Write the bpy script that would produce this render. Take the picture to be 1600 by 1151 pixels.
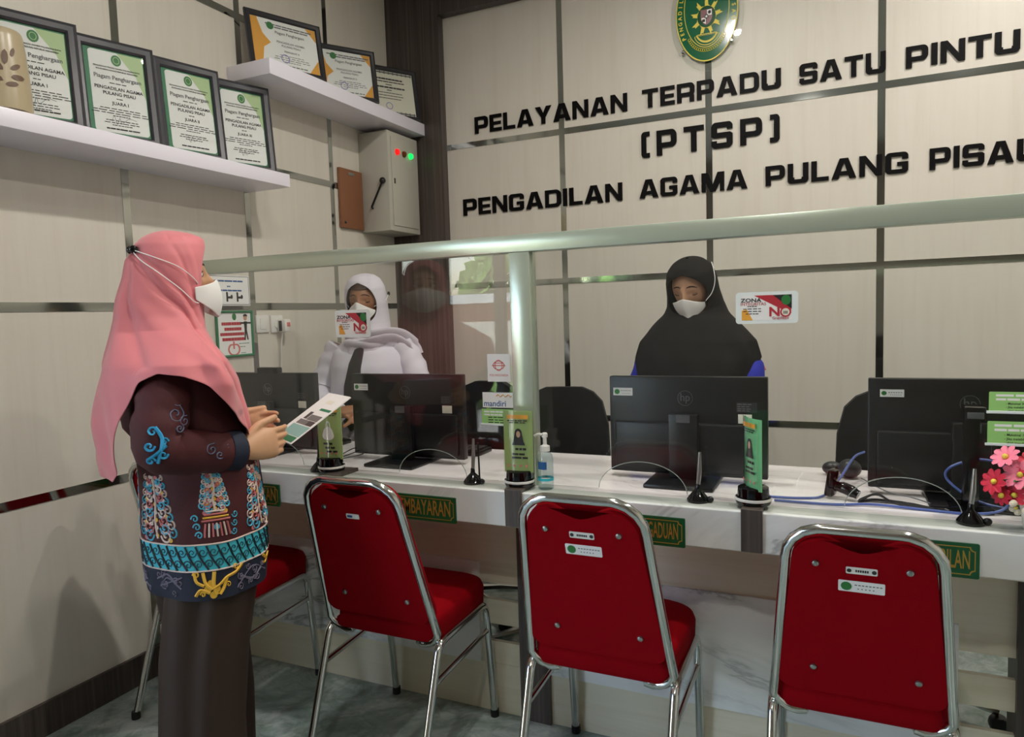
import bpy, bmesh, math, random
from mathutils import Vector, Matrix, Euler
PI = math.pi
sc = bpy.context.scene
for _o in list(bpy.data.objects):
    bpy.data.objects.remove(_o, do_unlink=True)
COL = sc.collection
rnd = random.Random(7)

# ------------------------------------------------------------------ camera
YAW, PITCH, ROLL, FPX = .433618, -.0754670, -.0307527, 1111.3
def cam_axes():
    cy, sy = math.cos(YAW), math.sin(YAW)
    f = Vector((-sy*math.cos(PITCH), cy*math.cos(PITCH), math.sin(PITCH)))
    r = Vector((cy, sy, 0)); u = r.cross(f)
    c, s = math.cos(ROLL), math.sin(ROLL)
    return c*r+s*u, -s*r+c*u, f
cr, cu, cf = cam_axes()
cd = bpy.data.cameras.new('camera'); cam = bpy.data.objects.new('camera', cd); COL.objects.link(cam)
cam.matrix_world = Matrix(((cr.x, cu.x, -cf.x, 0), (cr.y, cu.y, -cf.y, 0), (cr.z, cu.z, -cf.z, 1.4), (0, 0, 0, 1)))
cd.sensor_fit = 'HORIZONTAL'; cd.sensor_width = 36.0; cd.lens = 36.0*FPX/1600.0
cd.clip_start = .05; cd.clip_end = 200
sc.camera = cam

# ------------------------------------------------------------------ light and exposure
sc.view_settings.view_transform = 'Standard'
try: sc.view_settings.look = 'None'
except Exception: pass
sc.view_settings.gamma = 1.0
sc.view_settings.use_curve_mapping = False
sc.view_settings.exposure = -.86
wd = bpy.data.worlds.new('sky'); sc.world = wd; wd.use_nodes = True
nt = wd.node_tree
sky = nt.nodes.new('ShaderNodeTexSky'); sky.sky_type = 'NISHITA'; sky.sun_disc = False
sky.sun_elevation = math.radians(50); sky.sun_rotation = math.radians(160); sky.dust_density = 2.5
bg = nt.nodes['Background']; nt.links.new(sky.outputs[0], bg.inputs[0]); bg.inputs[1].default_value = 3.4
sd = bpy.data.lights.new('sun', 'SUN'); sd.energy = 60.0; sd.angle = .02
so = bpy.data.objects.new('sun', sd); COL.objects.link(so); so.rotation_euler = (math.radians(-38), 0, math.radians(-30))
LAMP_W = 35.0
def lamp_light(parent, watts, size=.09, col=(1.0, .96, .89)):
    ld = bpy.data.lights.new('lamp_light', 'AREA'); ld.shape = 'DISK'; ld.size = size; ld.energy = watts; ld.color = col
    lo = bpy.data.objects.new('lamp_light', ld); COL.objects.link(lo); lo.parent = parent; lo.location = (0, 0, -.012)
    return lo

# ------------------------------------------------------------------ materials
def lin(c):
    if isinstance(c, str):
        c = tuple(int(c[i:i+2], 16)/255 for i in (0, 2, 4))
    return tuple((x/12.92 if x <= .04045 else ((x+.055)/1.055)**2.4) for x in c) + (1,)
def mat(name, col, rough=.5, metal=0, spec=.5, emit=0, coat=0, sheen=0, alpha=1, bump=None):
    m = bpy.data.materials.new(name); m.use_nodes = True
    b = m.node_tree.nodes['Principled BSDF']
    b.inputs['Base Color'].default_value = lin(col); b.inputs['Roughness'].default_value = rough
    b.inputs['Metallic'].default_value = metal; b.inputs['Specular IOR Level'].default_value = spec
    b.inputs['Coat Weight'].default_value = coat; b.inputs['Sheen Weight'].default_value = sheen
    if emit:
        b.inputs['Emission Color'].default_value = lin(col); b.inputs['Emission Strength'].default_value = emit
    if bump:
        add_bump(m, *bump)
    return m
def N(m, t): return m.node_tree.nodes.new(t)
def LK(m, a, b): m.node_tree.links.new(a, b)
def coords(m, scale=(1, 1, 1), kind='Object', rot=(0, 0, 0)):
    t = N(m, 'ShaderNodeTexCoord'); mp = N(m, 'ShaderNodeMapping')
    mp.inputs['Scale'].default_value = scale; mp.inputs['Rotation'].default_value = rot
    LK(m, t.outputs[kind], mp.inputs[0]); return mp.outputs[0]
def noise(m, vec, scale, detail=4, rough=.55, dist=0):
    n = N(m, 'ShaderNodeTexNoise'); n.inputs['Scale'].default_value = scale; n.inputs['Detail'].default_value = detail
    n.inputs['Roughness'].default_value = rough; n.inputs['Distortion'].default_value = dist
    LK(m, vec, n.inputs['Vector']); return n.outputs['Fac']
def ramp(m, fac, stops):
    r = N(m, 'ShaderNodeValToRGB'); e = r.color_ramp.elements
    while len(e) < len(stops): e.new(.5)
    for i, (p, c) in enumerate(stops):
        e[i].position = p; e[i].color = lin(c)
    LK(m, fac, r.inputs[0]); return r.outputs[0]
def bsdf(m): return m.node_tree.nodes['Principled BSDF']
def add_bump(m, scale, strength, sc3=(1, 1, 1), detail=3):
    f = noise(m, coords(m, sc3), scale, detail)
    b = N(m, 'ShaderNodeBump'); b.inputs['Strength'].default_value = strength; b.inputs['Distance'].default_value = .004
    LK(m, f, b.inputs['Height']); LK(m, b.outputs[0], bsdf(m).inputs['Normal'])
def mixc(m, fac, a, b, mode='MIX'):
    x = N(m, 'ShaderNodeMix'); x.data_type = 'RGBA'; x.blend_type = mode
    for s, v in ((x.inputs[0], fac), (x.inputs[6], a), (x.inputs[7], b)):
        if hasattr(v, 'links'): LK(m, v, s)
        else: s.default_value = v
    return x.outputs[2]
M = {}
# beige laminate wall panel, fine vertical grain
def panel_mat(name, c1, c2, c3, rough=.42, stretch=(9, 9, .55)):
    m = mat(name, c1, rough)
    v = coords(m, stretch); a = noise(m, v, 2.2, 6, .65, .6)
    c = ramp(m, a, [(.25, c3), (.5, c1), (.78, c2)]); LK(m, c, bsdf(m).inputs['Base Color'])
    return m
M['panel'] = panel_mat('beige_panel', 'd9d2c6', 'dcd6cb', 'd4ccbf')
M['panel_low'] = panel_mat('cream_counter_panel', 'ddd7c0', 'e3deca', 'd2cbb0', .35, (.6, 6, 12))
M['darkwood'] = panel_mat('dark_wood_laminate', '4a413c', '6a5e55', '322b28', .38, (26, 26, .35))
M['brownboard'] = mat('brown_board', '8a5a3c', .45, bump=(30, .1, (1, 8, 1)))
def marble(name, base, vein, deep, rough, scale, vs=(1, 1, 1), rot=(0, .6, .3), band=.018):
    m = mat(name, base, rough)
    v = coords(m, vs, 'Object', rot)
    n1 = noise(m, v, scale, 7, .62, .9)
    c1 = ramp(m, n1, [(.5-band*4, base), (.5-band, deep), (.5, vein), (.5+band*.6, deep), (.5+band*5, base)])
    n2 = noise(m, v, scale*.8, 2, .5, 0)
    k = ramp(m, n2, [(.42, '000000'), (.62, 'ffffff')])
    c2 = ramp(m, noise(m, v, scale*.5, 4, .6, .5), [(.3, base), (.8, deep)])
    LK(m, mixc(m, k, mixc(m, .35, lin(base), c2), c1), bsdf(m).inputs['Base Color'])
    return m
M['marble'] = marble('white_marble', 'eceeec', '9aa09f', 'd3d8d6', .16, 1.5, (.6, 1, 1.5))
M['marble_top'] = marble('white_marble_top', 'efeae9', 'bdb6b5', 'e2dcdb', .14, 1.5, (.5, 1.8, 1))
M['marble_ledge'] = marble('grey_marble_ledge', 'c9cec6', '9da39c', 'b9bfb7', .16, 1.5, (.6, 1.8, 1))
def floor_mat():
    m = mat('grey_green_marble_tile', '8f9b98', .16)
    v = coords(m)
    a = noise(m, v, 2.0, 8, .62, 1.3); c = ramp(m, a, [(.30, '566861'), (.43, '72837c'), (.50, '8f9f99'), (.60, 'bcc5c4'), (.72, '82928c')])
    b = noise(m, v, 6.5, 6, .6, 2.0); c2 = ramp(m, b, [(.40, '97a5a0'), (.5, '64756e'), (.60, 'aab5b2')])
    c3 = mixc(m, .35, c, c2)
    LK(m, c3, bsdf(m).inputs['Base Color'])
    return m
M['floor'] = floor_mat()
M['ceiling'] = mat('white_ceiling', 'cfccc4', .8)
M['plaster'] = mat('plaster', 'c9c3b5', .7); M['darkwall'] = mat('brown_wall_panel', '7d7266', .6)
M['mirror'] = mat('mirror_strip', 'b5b8b4', .07, 1)
M['alu'] = mat('aluminium', 'c9d3c2', .25, .5, bump=(3, .03, (1, 30, 30)))
M['chrome'] = mat('chrome', 'd8d9d6', .12, 1)
M['steel'] = mat('dull_steel', 'b0b2b0', .3, 1)
M['shelfwhite'] = mat('white_laminate', 'eeeaf4', .3)
M['frameblack'] = mat('black_frame', '2b2a2d', .3)
M['framegrey'] = mat('charcoal_frame', '3c3b40', .33)
M['paper'] = mat('paper', 'f2f0ee', .6)
M['papercream'] = mat('cream_paper', 'ebe6d6', .6)
M['ink'] = mat('black_ink', '1c1b1b', .6)
M['greyink'] = mat('grey_ink', '6b6a6c', .6)
M['green'] = mat('seal_green', '2c7a3a', .5)
M['greenlight'] = mat('pale_green_print', 'b9cf9a', .5)
M['strip_green'] = mat('green_print', '2f7d55', .5)
M['orange'] = mat('orange_print', 'e9a63a', .5)
M['violet'] = mat('violet_stamp', '8d86c4', .6)
M['red_print'] = mat('red_print', 'b82b38', .5)
M['pink_print'] = mat('salmon_print', 'd97a74', .5)
M['gold'] = mat('gold_letter', 'c9a54a', .35, .6)
M['yellow'] = mat('yellow_print', 'e2cf2f', .4)
M['emblem_green'] = mat('emblem_green', '0a6340', .12, coat=.6)
M['emblem_dark'] = mat('emblem_band_green', '0c4f2c', .12, coat=.6)
M['maroon'] = mat('emblem_maroon', '6b1420', .3)
M['letter'] = mat('black_acrylic', '080707', .5, spec=.12)
M['plaque'] = mat('plaque_green', '0f5a33', .2, coat=.4)
M['fabric_red'] = mat('red_fabric', '8c000e', .9, spec=.1, bump=(420, .25))
M['black_plastic'] = mat('black_plastic', '0c0c0d', .35)
M['gloss_black'] = mat('glossy_black', '08080a', .08)
M['dark_plastic'] = mat('charcoal_plastic', '2a2b2c', .4)
M['mid_plastic'] = mat('grey_plastic', '5a5b5c', .4)
M['white_plastic'] = mat('white_plastic', 'e8e6e0', .35)
M['red_light'] = mat('red_lamp', 'ff1a1a', .3, emit=1.6)
M['green_light'] = mat('green_lamp', '10ff60', .3, emit=2.5)
M['amber'] = mat('amber_lamp_off', '6a3a12', .3)
M['panelbox'] = mat('grey_enamel', 'bcb9ac', .38)
M['teal'] = mat('teal_print', '2bb3c4', .55)
M['blue_cable'] = mat('blue_cable', '4f63a8', .4)
M['blue_text'] = mat('blue_print', '1c5a94', .5)
M['card_green'] = mat('green_card', '9ed37c', .4)
M['placard_green'] = mat('green_placard', 'a9c07c', .25, coat=.3)
M['placard_mint'] = mat('mint_placard', '7fcf96', .25, coat=.3)
M['mesh_black'] = mat('black_mesh', '101113', .7)
M['glass_edge'] = mat('polished_glass_edge', '9fa8a2', .15); M['lamp_glow'] = mat('lamp_glow', 'fff4e0', .4, emit=14)
M['leaf'] = mat('foliage', '7f9f55', .6)
M['bark'] = mat('bark', '5a4433', .8)
M['rooftile'] = mat('red_roof', 'a2523c', .7)
M['paving'] = mat('pale_paving', '86827a', .8)
def glass_mat(name, tint, r0=.05, rough=.0):
    m = bpy.data.materials.new(name); m.use_nodes = True; n = m.node_tree
    for x in list(n.nodes): n.nodes.remove(x)
    out = n.nodes.new('ShaderNodeOutputMaterial'); tr = n.nodes.new('ShaderNodeBsdfTransparent'); gl = n.nodes.new('ShaderNodeBsdfGlossy')
    tr.inputs[0].default_value = tint; gl.inputs['Roughness'].default_value = rough
    lw = n.nodes.new('ShaderNodeLayerWeight'); lw.inputs[0].default_value = .5
    pw = n.nodes.new('ShaderNodeMath'); pw.operation = 'POWER'; pw.inputs[1].default_value = 5
    ml = n.nodes.new('ShaderNodeMath'); ml.operation = 'MULTIPLY_ADD'; ml.inputs[1].default_value = 1-r0; ml.inputs[2].default_value = r0
    mx = n.nodes.new('ShaderNodeMixShader')
    n.links.new(lw.outputs['Facing'], pw.inputs[0]); n.links.new(pw.outputs[0], ml.inputs[0]); n.links.new(ml.outputs[0], mx.inputs[0])
    n.links.new(tr.outputs[0], mx.inputs[1]); n.links.new(gl.outputs[0], mx.inputs[2]); n.links.new(mx.outputs[0], out.inputs[0])
    return m
M['glass'] = glass_mat('clear_glass', (.975, .985, .98, 1), .042)
M['acrylic'] = glass_mat('clear_acrylic', (.98, .99, .98, 1), .04, .02)
M['liquid'] = glass_mat('clear_liquid', (.82, .90, .90, 1), .06, .05)
M['frost'] = mat('translucent_sleeve', 'e9efee', .3)

# ------------------------------------------------------------------ mesh helpers
class MB:
    def __init__(s): s.bm = bmesh.new(); s.mi = 0
    def _tag(s, faces):
        for f in faces: f.material_index = s.mi
    def box(s, x0, x1, y0, y1, z0, z1, bev=0, mtx=None, seg=2):
        vs = [s.bm.verts.new((x, y, z)) for x in (x0, x1) for y in (y0, y1) for z in (z0, z1)]
        q = ((0, 1, 3, 2), (4, 6, 7, 5), (0, 4, 5, 1), (2, 3, 7, 6), (0, 2, 6, 4), (1, 5, 7, 3))
        fs = [s.bm.faces.new([vs[i] for i in f]) for f in q]
        if bev > 0:
            es = list({e for f in fs for e in f.edges})
            r = bmesh.ops.bevel(s.bm, geom=es, offset=bev, segments=seg, profile=.5, affect='EDGES')
            fs = list({f for v in r['verts'] for f in v.link_faces} | {f for f in fs if f.is_valid})
            vs = list({v for f in fs for v in f.verts})
        s._tag(fs)
        if mtx is not None: bmesh.ops.transform(s.bm, matrix=mtx, verts=vs)
        return s
    def tube(s, pts, r, seg=10, closed=False, cap=True, flat=1.0):
        pts = [Vector(p) for p in pts]; n = len(pts)
        rs = r if isinstance(r, (list, tuple)) else [r]*n
        up = None; rings = []
        for i, p in enumerate(pts):
            a = pts[(i-1) % n] if (closed or i > 0) else p
            b = pts[(i+1) % n] if (closed or i < n-1) else p
            t = (b-a).normalized() if (b-a).length > 1e-9 else Vector((0, 0, 1))
            if up is None:
                up = t.orthogonal().normalized()
            up = (up - t*up.dot(t)); up = up.normalized() if up.length > 1e-6 else t.orthogonal().normalized()
            w = t.cross(up)
            rings.append([s.bm.verts.new(p + (up*math.cos(2*PI*k/seg) + w*math.sin(2*PI*k/seg)*flat)*rs[i]) for k in range(seg)])
        fs = []
        for i in range(n if closed else n-1):
            A, B = rings[i], rings[(i+1) % n]
            for k in range(seg):
                fs.append(s.bm.faces.new((A[k], A[(k+1) % seg], B[(k+1) % seg], B[k])))
        if cap and not closed:
            fs.append(s.bm.faces.new(rings[0][::-1])); fs.append(s.bm.faces.new(rings[-1]))
        s._tag(fs); return s
    def loft(s, rings, cap=True, closed=True):
        R = [[s.bm.verts.new(Vector(p)) for p in ring] for ring in rings]; fs = []
        n = len(R[0])
        for i in range(len(R)-1):
            for k in range(n if closed else n-1):
                fs.append(s.bm.faces.new((R[i][k], R[i][(k+1) % n], R[i+1][(k+1) % n], R[i+1][k])))
        if cap and closed:
            fs.append(s.bm.faces.new(R[0][::-1])); fs.append(s.bm.faces.new(R[-1]))
        s._tag(fs); return s
    def lathe(s, prof, seg=24, mtx=None, cap=True):
        rings = [[Vector((max(r, 1e-4)*math.cos(2*PI*k/seg), max(r, 1e-4)*math.sin(2*PI*k/seg), z)) for k in range(seg)] for r, z in prof]
        if mtx is not None: rings = [[mtx @ p for p in q] for q in rings]
        return s.loft(rings, cap)
    def prism(s, pts, z0, z1, mtx=None):
        A = [Vector((p[0], p[1], z0)) for p in pts]; B = [Vector((p[0], p[1], z1)) for p in pts]
        if mtx is not None: A = [mtx @ p for p in A]; B = [mtx @ p for p in B]
        return s.loft([A, B])
    def ringprism(s, outer, inner, z0, z1):
        n = len(outer)
        L = [[s.bm.verts.new((p[0], p[1], z)) for p in P] for P, z in ((outer, z0), (outer, z1), (inner, z1), (inner, z0))]
        fs = []
        for a in range(4):
            A, B = L[a], L[(a+1) % 4]
            for k in range(n): fs.append(s.bm.faces.new((A[k], A[(k+1) % n], B[(k+1) % n], B[k])))
        s._tag(fs); return s
    def ball(s, c, r, seg=14, rings=9, mtx=None):
        rx, ry, rz = r if isinstance(r, (tuple, list)) else (r, r, r)
        rg = []
        for i in range(rings+1):
            a = PI*i/rings; q = max(math.sin(a), 1e-3)
            rg.append([Vector((c[0]+rx*q*math.cos(2*PI*k/seg), c[1]+ry*q*math.sin(2*PI*k/seg), c[2]-rz*math.cos(a))) for k in range(seg)])
        if mtx is not None: rg = [[mtx @ p for p in q] for q in rg]
        return s.loft(rg)
    def build(s, name, mats, parent=None, smooth=True, ang=38):
        bmesh.ops.remove_doubles(s.bm, verts=s.bm.verts, dist=1e-6)
        bmesh.ops.recalc_face_normals(s.bm, faces=s.bm.faces)
        me = bpy.data.meshes.new(name); s.bm.to_mesh(me); s.bm.free()
        return link(name, me, mats, parent, smooth, ang)
def link(name, me, mats, parent=None, smooth=True, ang=38):
    if not isinstance(mats, (list, tuple)): mats = [mats]
    for m in mats: me.materials.append(M[m] if isinstance(m, str) else m)
    if smooth and len(me.polygons):
        me.polygons.foreach_set('use_smooth', [True]*len(me.polygons)); me.set_sharp_from_angle(angle=math.radians(ang))
    o = bpy.data.objects.new(name, me); COL.objects.link(o)
    if parent is not None: o.parent = parent
    return o
def tag(o, label=None, cat=None, group=None, kind=None):
    if label: o['label'] = label
    if cat: o['category'] = cat
    if group: o['group'] = group
    if kind: o['kind'] = kind
    return o
def thing(name, label, cat, loc=(0, 0, 0), rot=(0, 0, 0), group=None):
    o = bpy.data.objects.new(name, None); COL.objects.link(o); o.empty_display_size = .05
    o.location = loc; o.rotation_euler = rot if isinstance(rot, (tuple, list)) else (0, 0, rot)
    return tag(o, label, cat, group)
def kids(o): return [c for c in bpy.data.objects if c.parent == o]
def copy_tree(o, parent=None):
    c = o.copy(); COL.objects.link(c)
    if parent is not None: c.parent = parent
    for k in kids(o): copy_tree(k, c)
    return c
def struct(o): o['kind'] = 'structure'; return o
def arc(cx, cy, rx, ry, a0, a1, n):
    return [(cx+rx*math.cos(math.radians(a0+(a1-a0)*i/n)), cy+ry*math.sin(math.radians(a0+(a1-a0)*i/n))) for i in range(n+1)]
def rrect(x0, y0, x1, y1, r, n=5):
    r = min(r, (x1-x0)/2-1e-5, (y1-y0)/2-1e-5)
    if r <= 0: return [(x0, y0), (x1, y0), (x1, y1), (x0, y1)]
    return (arc(x1-r, y0+r, r, r, -90, 0, n)+arc(x1-r, y1-r, r, r, 0, 90, n)+arc(x0+r, y1-r, r, r, 90, 180, n)+arc(x0+r, y0+r, r, r, 180, 270, n))
def curve(pts, n=8, closed=False):
    P = [Vector(p) for p in pts]; out = []; m = len(P)
    for i in range(m if closed else m-1):
        p0 = P[(i-1) % m] if closed or i > 0 else P[i]*2-P[i+1]
        p1 = P[i]; p2 = P[(i+1) % m]
        p3 = P[(i+2) % m] if closed or i < m-2 else P[i+1]*2-P[i]
        for k in range(n):
            t = k/n
            out.append(.5*((2*p1)+(p2-p0)*t+(2*p0-5*p1+4*p2-p3)*t*t+(3*p1-p0-3*p2+p3)*t**3))
    if not closed: out.append(P[-1])
    return out
def lerp(a, b, t): return a+(b-a)*t
def smooth01(t): t = max(0, min(1, t)); return t*t*(3-2*t)
def table(tab, z):
    # tab: rows (key, v1, v2 ..) with ascending key, smooth interpolation
    if z <= tab[0][0]: return tab[0][1:]
    for a, b in zip(tab, tab[1:]):
        if z <= b[0]:
            t = (z-a[0])/(b[0]-a[0]); return tuple(lerp(x, y, t) for x, y in zip(a[1:], b[1:]))
    return tab[-1][1:]
_tc = {}
def text_mesh(s, size, bold=0.0, depth=.0004, wide=1.0, align='CENTER'):
    key = (s, size, bold, depth, wide, align)
    if key in _tc: return _tc[key].copy()
    cu_ = bpy.data.curves.new('t', 'FONT'); cu_.body = s; cu_.size = size; cu_.offset = bold*size; cu_.extrude = depth
    cu_.align_x = align; cu_.align_y = 'CENTER'; cu_.resolution_u = 3
    ob = bpy.data.objects.new('t', cu_); COL.objects.link(ob)
    dg = bpy.context.evaluated_depsgraph_get(); dg.update()
    me = bpy.data.meshes.new_from_object(ob.evaluated_get(dg)); me.materials.clear()
    if wide != 1: me.transform(Matrix.Diagonal((wide, 1, 1, 1)))
    bpy.data.objects.remove(ob); bpy.data.curves.remove(cu_); _tc[key] = me
    return me.copy()
def text(s, size, m, parent, loc, rot=(0, 0, 0), bold=0.0, depth=.0004, wide=1.0, align='CENTER', name='lettering'):
    o = link(name, text_mesh(s, size, bold, depth, wide, align), m, parent, False); o.location = loc; o.rotation_euler = rot
    return o
def texts(rows, m, parent, name='lettering'):
    # rows (string, size, x, y, z, bold, wide, align) merged into ONE printed part
    bm = bmesh.new()
    for r in rows:
        s, size, x, y, z = r[:5]; b = r[5] if len(r) > 5 else .0; w = r[6] if len(r) > 6 else 1; al = r[7] if len(r) > 7 else 'CENTER'
        me = text_mesh(s, size, b, .0003, w, al); me.transform(Matrix.Translation((x, y, z))); bm.from_mesh(me); bpy.data.meshes.remove(me)
    me = bpy.data.meshes.new(name); bm.to_mesh(me); bm.free()
    return link(name, me, m, parent, False)
def microlines(mb, x0, x1, y, h, z, words=6, gap=.25):
    # a line of print too small to read: short bars
    L = x1-x0; ws = [rnd.uniform(.6, 1.4) for _ in range(words)]; tot = sum(ws)*(1+gap); x = x0
    for w in ws:
        ww = w/tot*L
        mb.box(x, x+ww, y-h/2, y+h/2, z, z+.0003); x += ww*(1+gap)
def flat_box(mb, x0, x1, y0, y1, z0, z1): mb.box(x0, x1, y0, y1, z0, z1); return mb
YB = 3.785; XL = -2.497; KB = YB/3.724
def bw(x, z): return x*KB, 1.4+(z-1.4)*KB      # scale of the measured back wall
WALLROT = (PI/2, 0, 0)          # print facing the room from the back wall or the glass
LEFTROT = (PI/2, 0, PI/2)       # print facing the room from the left wall
# ------------------------------------------------------------------ room shell
CE = 3.35; XR = 2.6; YN = -2.2
DY0, DY1, DZ = -1.75, .34, 2.35       # entrance opening in the left wall
mb = MB().box(XL-.12, XR+.12, YN-.12, YB+.12, -.1, 0); struct(mb.build('floor', 'floor', smooth=False))
mb = MB().box(XL-.12, XR+.12, YN-.12, YB+.12, CE, CE+.1); struct(mb.build('ceiling', 'ceiling', smooth=False))
mb = MB().box(XL-.12, XL, DY1, YB+.12, 0, CE); mb.box(XL-.12, XL, YN-.12, DY0, 0, CE); mb.box(XL-.12, XL, DY0, DY1, DZ, CE)
struct(mb.build('wall_left', 'panel', smooth=False))
struct(MB().box(XL, XR+.12, YB, YB+.12, 0, CE).build('wall_back', 'panel', smooth=False))
struct(MB().box(XR, XR+.12, YN-.12, YB, 0, CE).build('wall_right', 'panel', smooth=False))
struct(MB().box(XL, XR, YN-.12, YN, 0, CE).build('wall_front', 'darkwall', smooth=False))
# dark wood surround of the back wall
xp, zt = bw(-2.10, 3.12)
mb = MB().box(XL, xp, YB-.06, YB, 0, CE); mb.box(xp, XR, YB-.06, YB, zt, CE)
struct(mb.build('trim_1', 'darkwood', smooth=False))
struct(MB().box(XL, XL+.016, DY1+.12, YB-.06, 0, .116).build('baseboard_left', 'darkwood', smooth=False))
struct(MB().box(xp, XR, YB-.014, YB, 0, .116).build('baseboard_back', 'darkwood', smooth=False))
tn = 2
def strip(x0, x1, y0, y1, z0, z1):
    global tn
    struct(MB().box(x0, x1, y0, y1, z0, z1).build('trim_%d' % tn, 'mirror', smooth=False)); tn += 1
SW = .016
for z in (.82, 1.476, 2.13, 2.79):
    strip(XL, XL+.003, DY1+.12 if z < 2.4 else DY0, YB-.06, z-SW, z+SW)
for y in (.66, 1.285, 1.908, 2.53, 3.15):
    strip(XL, XL+.0025, y-SW, y+SW, .116, CE)
for z in (.82, 1.577, 2.385):
    zz = bw(0, z)[1]; strip(xp, XR, YB-.003, YB, zz-SW, zz+SW)
for x in (-1.382, -.60, .166, .95, 1.73):
    xx = bw(x, 0)[0]; strip(xx-SW, xx+SW, YB-.0025, YB, .116, zt)
# entrance door of glass in a dark frame, left of the camera
door = struct(thing('door_1', None, None, (XL-.06, (DY0+DY1)/2, 0)))
hw = (DY1-DY0)/2
mb = MB()
for y0, y1 in ((-hw, -hw+.07), (hw-.07, hw), (-.56, -.50), (.38, .47)): mb.box(-.045, .045, y0, y1, 0, DZ)
mb.box(-.045, .045, -hw, hw, DZ-.07, DZ); mb.box(-.045, .045, -hw, hw, 0, .08)
mb.build('door_frame', 'darkwood', door, False)
for y0, y1 in ((-hw+.07, -.56), (-.50, .38), (.47, hw-.07)):
    MB().box(-.005, .005, y0, y1, .08, DZ-.07).build('pane', 'glass', door, False)
MB().tube(curve([(.045, .40, 1.06), (.10, .40, 1.06), (.105, .41, 1.07), (.105, .54, 1.05)]), .012).build('door_handle', 'steel', door)

# outside the entrance (seen only as a reflection in the glass)
struct(MB().box(-30, XL-.12, -20, 14, -.22, -.1).build('ground', 'paving', smooth=False))
def tree(loc, h, r, label):
    t = thing('tree', label, 'tree', loc)
    MB().tube([(0, 0, -.1), (.05, 0, h*.3), (0, .05, h*.62)], [.16, .12, .07], 8).build('trunk', 'bark', t)
    mb = MB()
    for i in range(420):
        a, b, q = rnd.uniform(0, 2*PI), rnd.uniform(-1, 1), rnd.uniform(.55, 1)**.5
        c = Vector((math.cos(a)*math.sqrt(1-b*b), math.sin(a)*math.sqrt(1-b*b), b*.8))*r*q+Vector((0, 0, h*.72))
        rm = Euler((rnd.uniform(0, 6), rnd.uniform(0, 6), 0)).to_matrix()
        vs = [mb.bm.verts.new(c+rm @ Vector(p)) for p in ((-.22, -.1, 0), (.1, -.16, .03), (.28, .08, 0), (-.08, .18, .04))]
        mb.bm.faces.new(vs)
    mb.build('foliage', 'leaf', t, False); return t
tree((-9.8, -16.5, -.1), 3.5, 1.35, 'leafy tree outside, behind the red brick house')
tree((-6.4, -15.5, -.1), 4.0, 1.4, 'smaller leafy tree outside, right of the red brick house')
h = thing('house', 'low house with a red brick band and white eaves seen through the entrance', 'house', (-9.2, -12.5, -.1))
MB().box(-2.2, 2.2, -1.0, 1.0, 0, 1.35).build('wall', 'plaster', h, False); MB().box(-2.2, 2.2, -1.0, 1.0, 1.35, 1.80).build('brick_band', 'rooftile', h, False)
MB().box(-2.5, 2.5, -1.3, 1.3, 1.80, 2.02).build('eave', 'white_plastic', h, False)
t = thing('hedge', 'low green hedge outside along the path', 'hedge', (-4.9, -6.2, -.1)); mb = MB()
for i in range(420):
    c = Vector((rnd.uniform(-1.2, 1.2), rnd.uniform(-.35, .35), rnd.uniform(.05, .75))); rm = Euler((rnd.uniform(0, 6), rnd.uniform(0, 6), 0)).to_matrix()
    mb.bm.faces.new([mb.bm.verts.new(c+rm @ Vector(p)) for p in ((-.1, -.05, 0), (.05, -.08, .01), (.12, .04, 0), (-.04, .09, .02))])
mb.build('foliage', 'leaf', t, False)

# recessed ceiling lamps
LAMPS = [(-.66, 2.13, 'above the counter in front of the officer in black', 1.25), (.85, 2.75, 'above the right end of the counter', 1.15),
         (-.62, 1.22, 'above the red chairs', .7), (.85, 1.2, 'to the right of the rightmost chair', .85), (-.3, -.45, 'behind the camera', .8)]  # rear lamp is an added fill for floor, chair backs and counter front
for i, (x, y, w, k) in enumerate(LAMPS):
    t = thing('ceiling_downlight', 'round white recessed downlight %s' % w, 'lamp', (x, y, CE), 0, 'recessed ceiling downlights')
    MB().lathe([(.080, 0), (.080, -.004), (.073, -.008), (.051, -.008), (.051, 0)], 28, cap=False).build('lamp_ring', 'white_plastic', t)
    MB().lathe([(.050, -.003), (.050, -.006)], 24).build('diffuser', 'lamp_glow', t)
    lamp_light(t, LAMP_W*k)

# ------------------------------------------------------------------ counter
CF, CB, CT = 1.93, 2.55, .86         # front face, back edge, top
GY = 2.05
XC0, XC1 = XL+.003, 1.9
counter = thing('reception_counter', 'long white marble reception counter with cream lower panels and dark wood posts', 'counter', (0, 2.2, 0))
def cp(name, mb, m, smooth=False, parent=counter): return mb.build(name, m, parent, smooth)
oy = 2.2
cp('counter_top', MB().box(XC0, XC1, GY-.03-oy, CB-oy, CT-.03, CT, .003), 'marble_top')
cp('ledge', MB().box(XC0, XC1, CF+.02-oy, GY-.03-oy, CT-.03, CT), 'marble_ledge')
cp('fascia', MB().box(XC0, XC1, CF-oy, CF+.02-oy, .752, CT+.001, .003), 'marble')
cp('underside', MB().box(XC0, XC1, CF+.02-oy, CB-.02-oy, .745, .765), 'panel_low')
BP = 2.163
def bp(name, x0, x1, z0, z1, m, d=.02, y=BP): return cp(name, MB().box(x0, x1, y-oy, y+d-oy, z0, z1), m)
POSTS = [(-1.0, -.89), (.42, .53)]
spans = [(XC0, -1.0, -2.05, -1.155), (-.89, .42, -.89, .29), (.53, XC1, .53, 1.5)]
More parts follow.
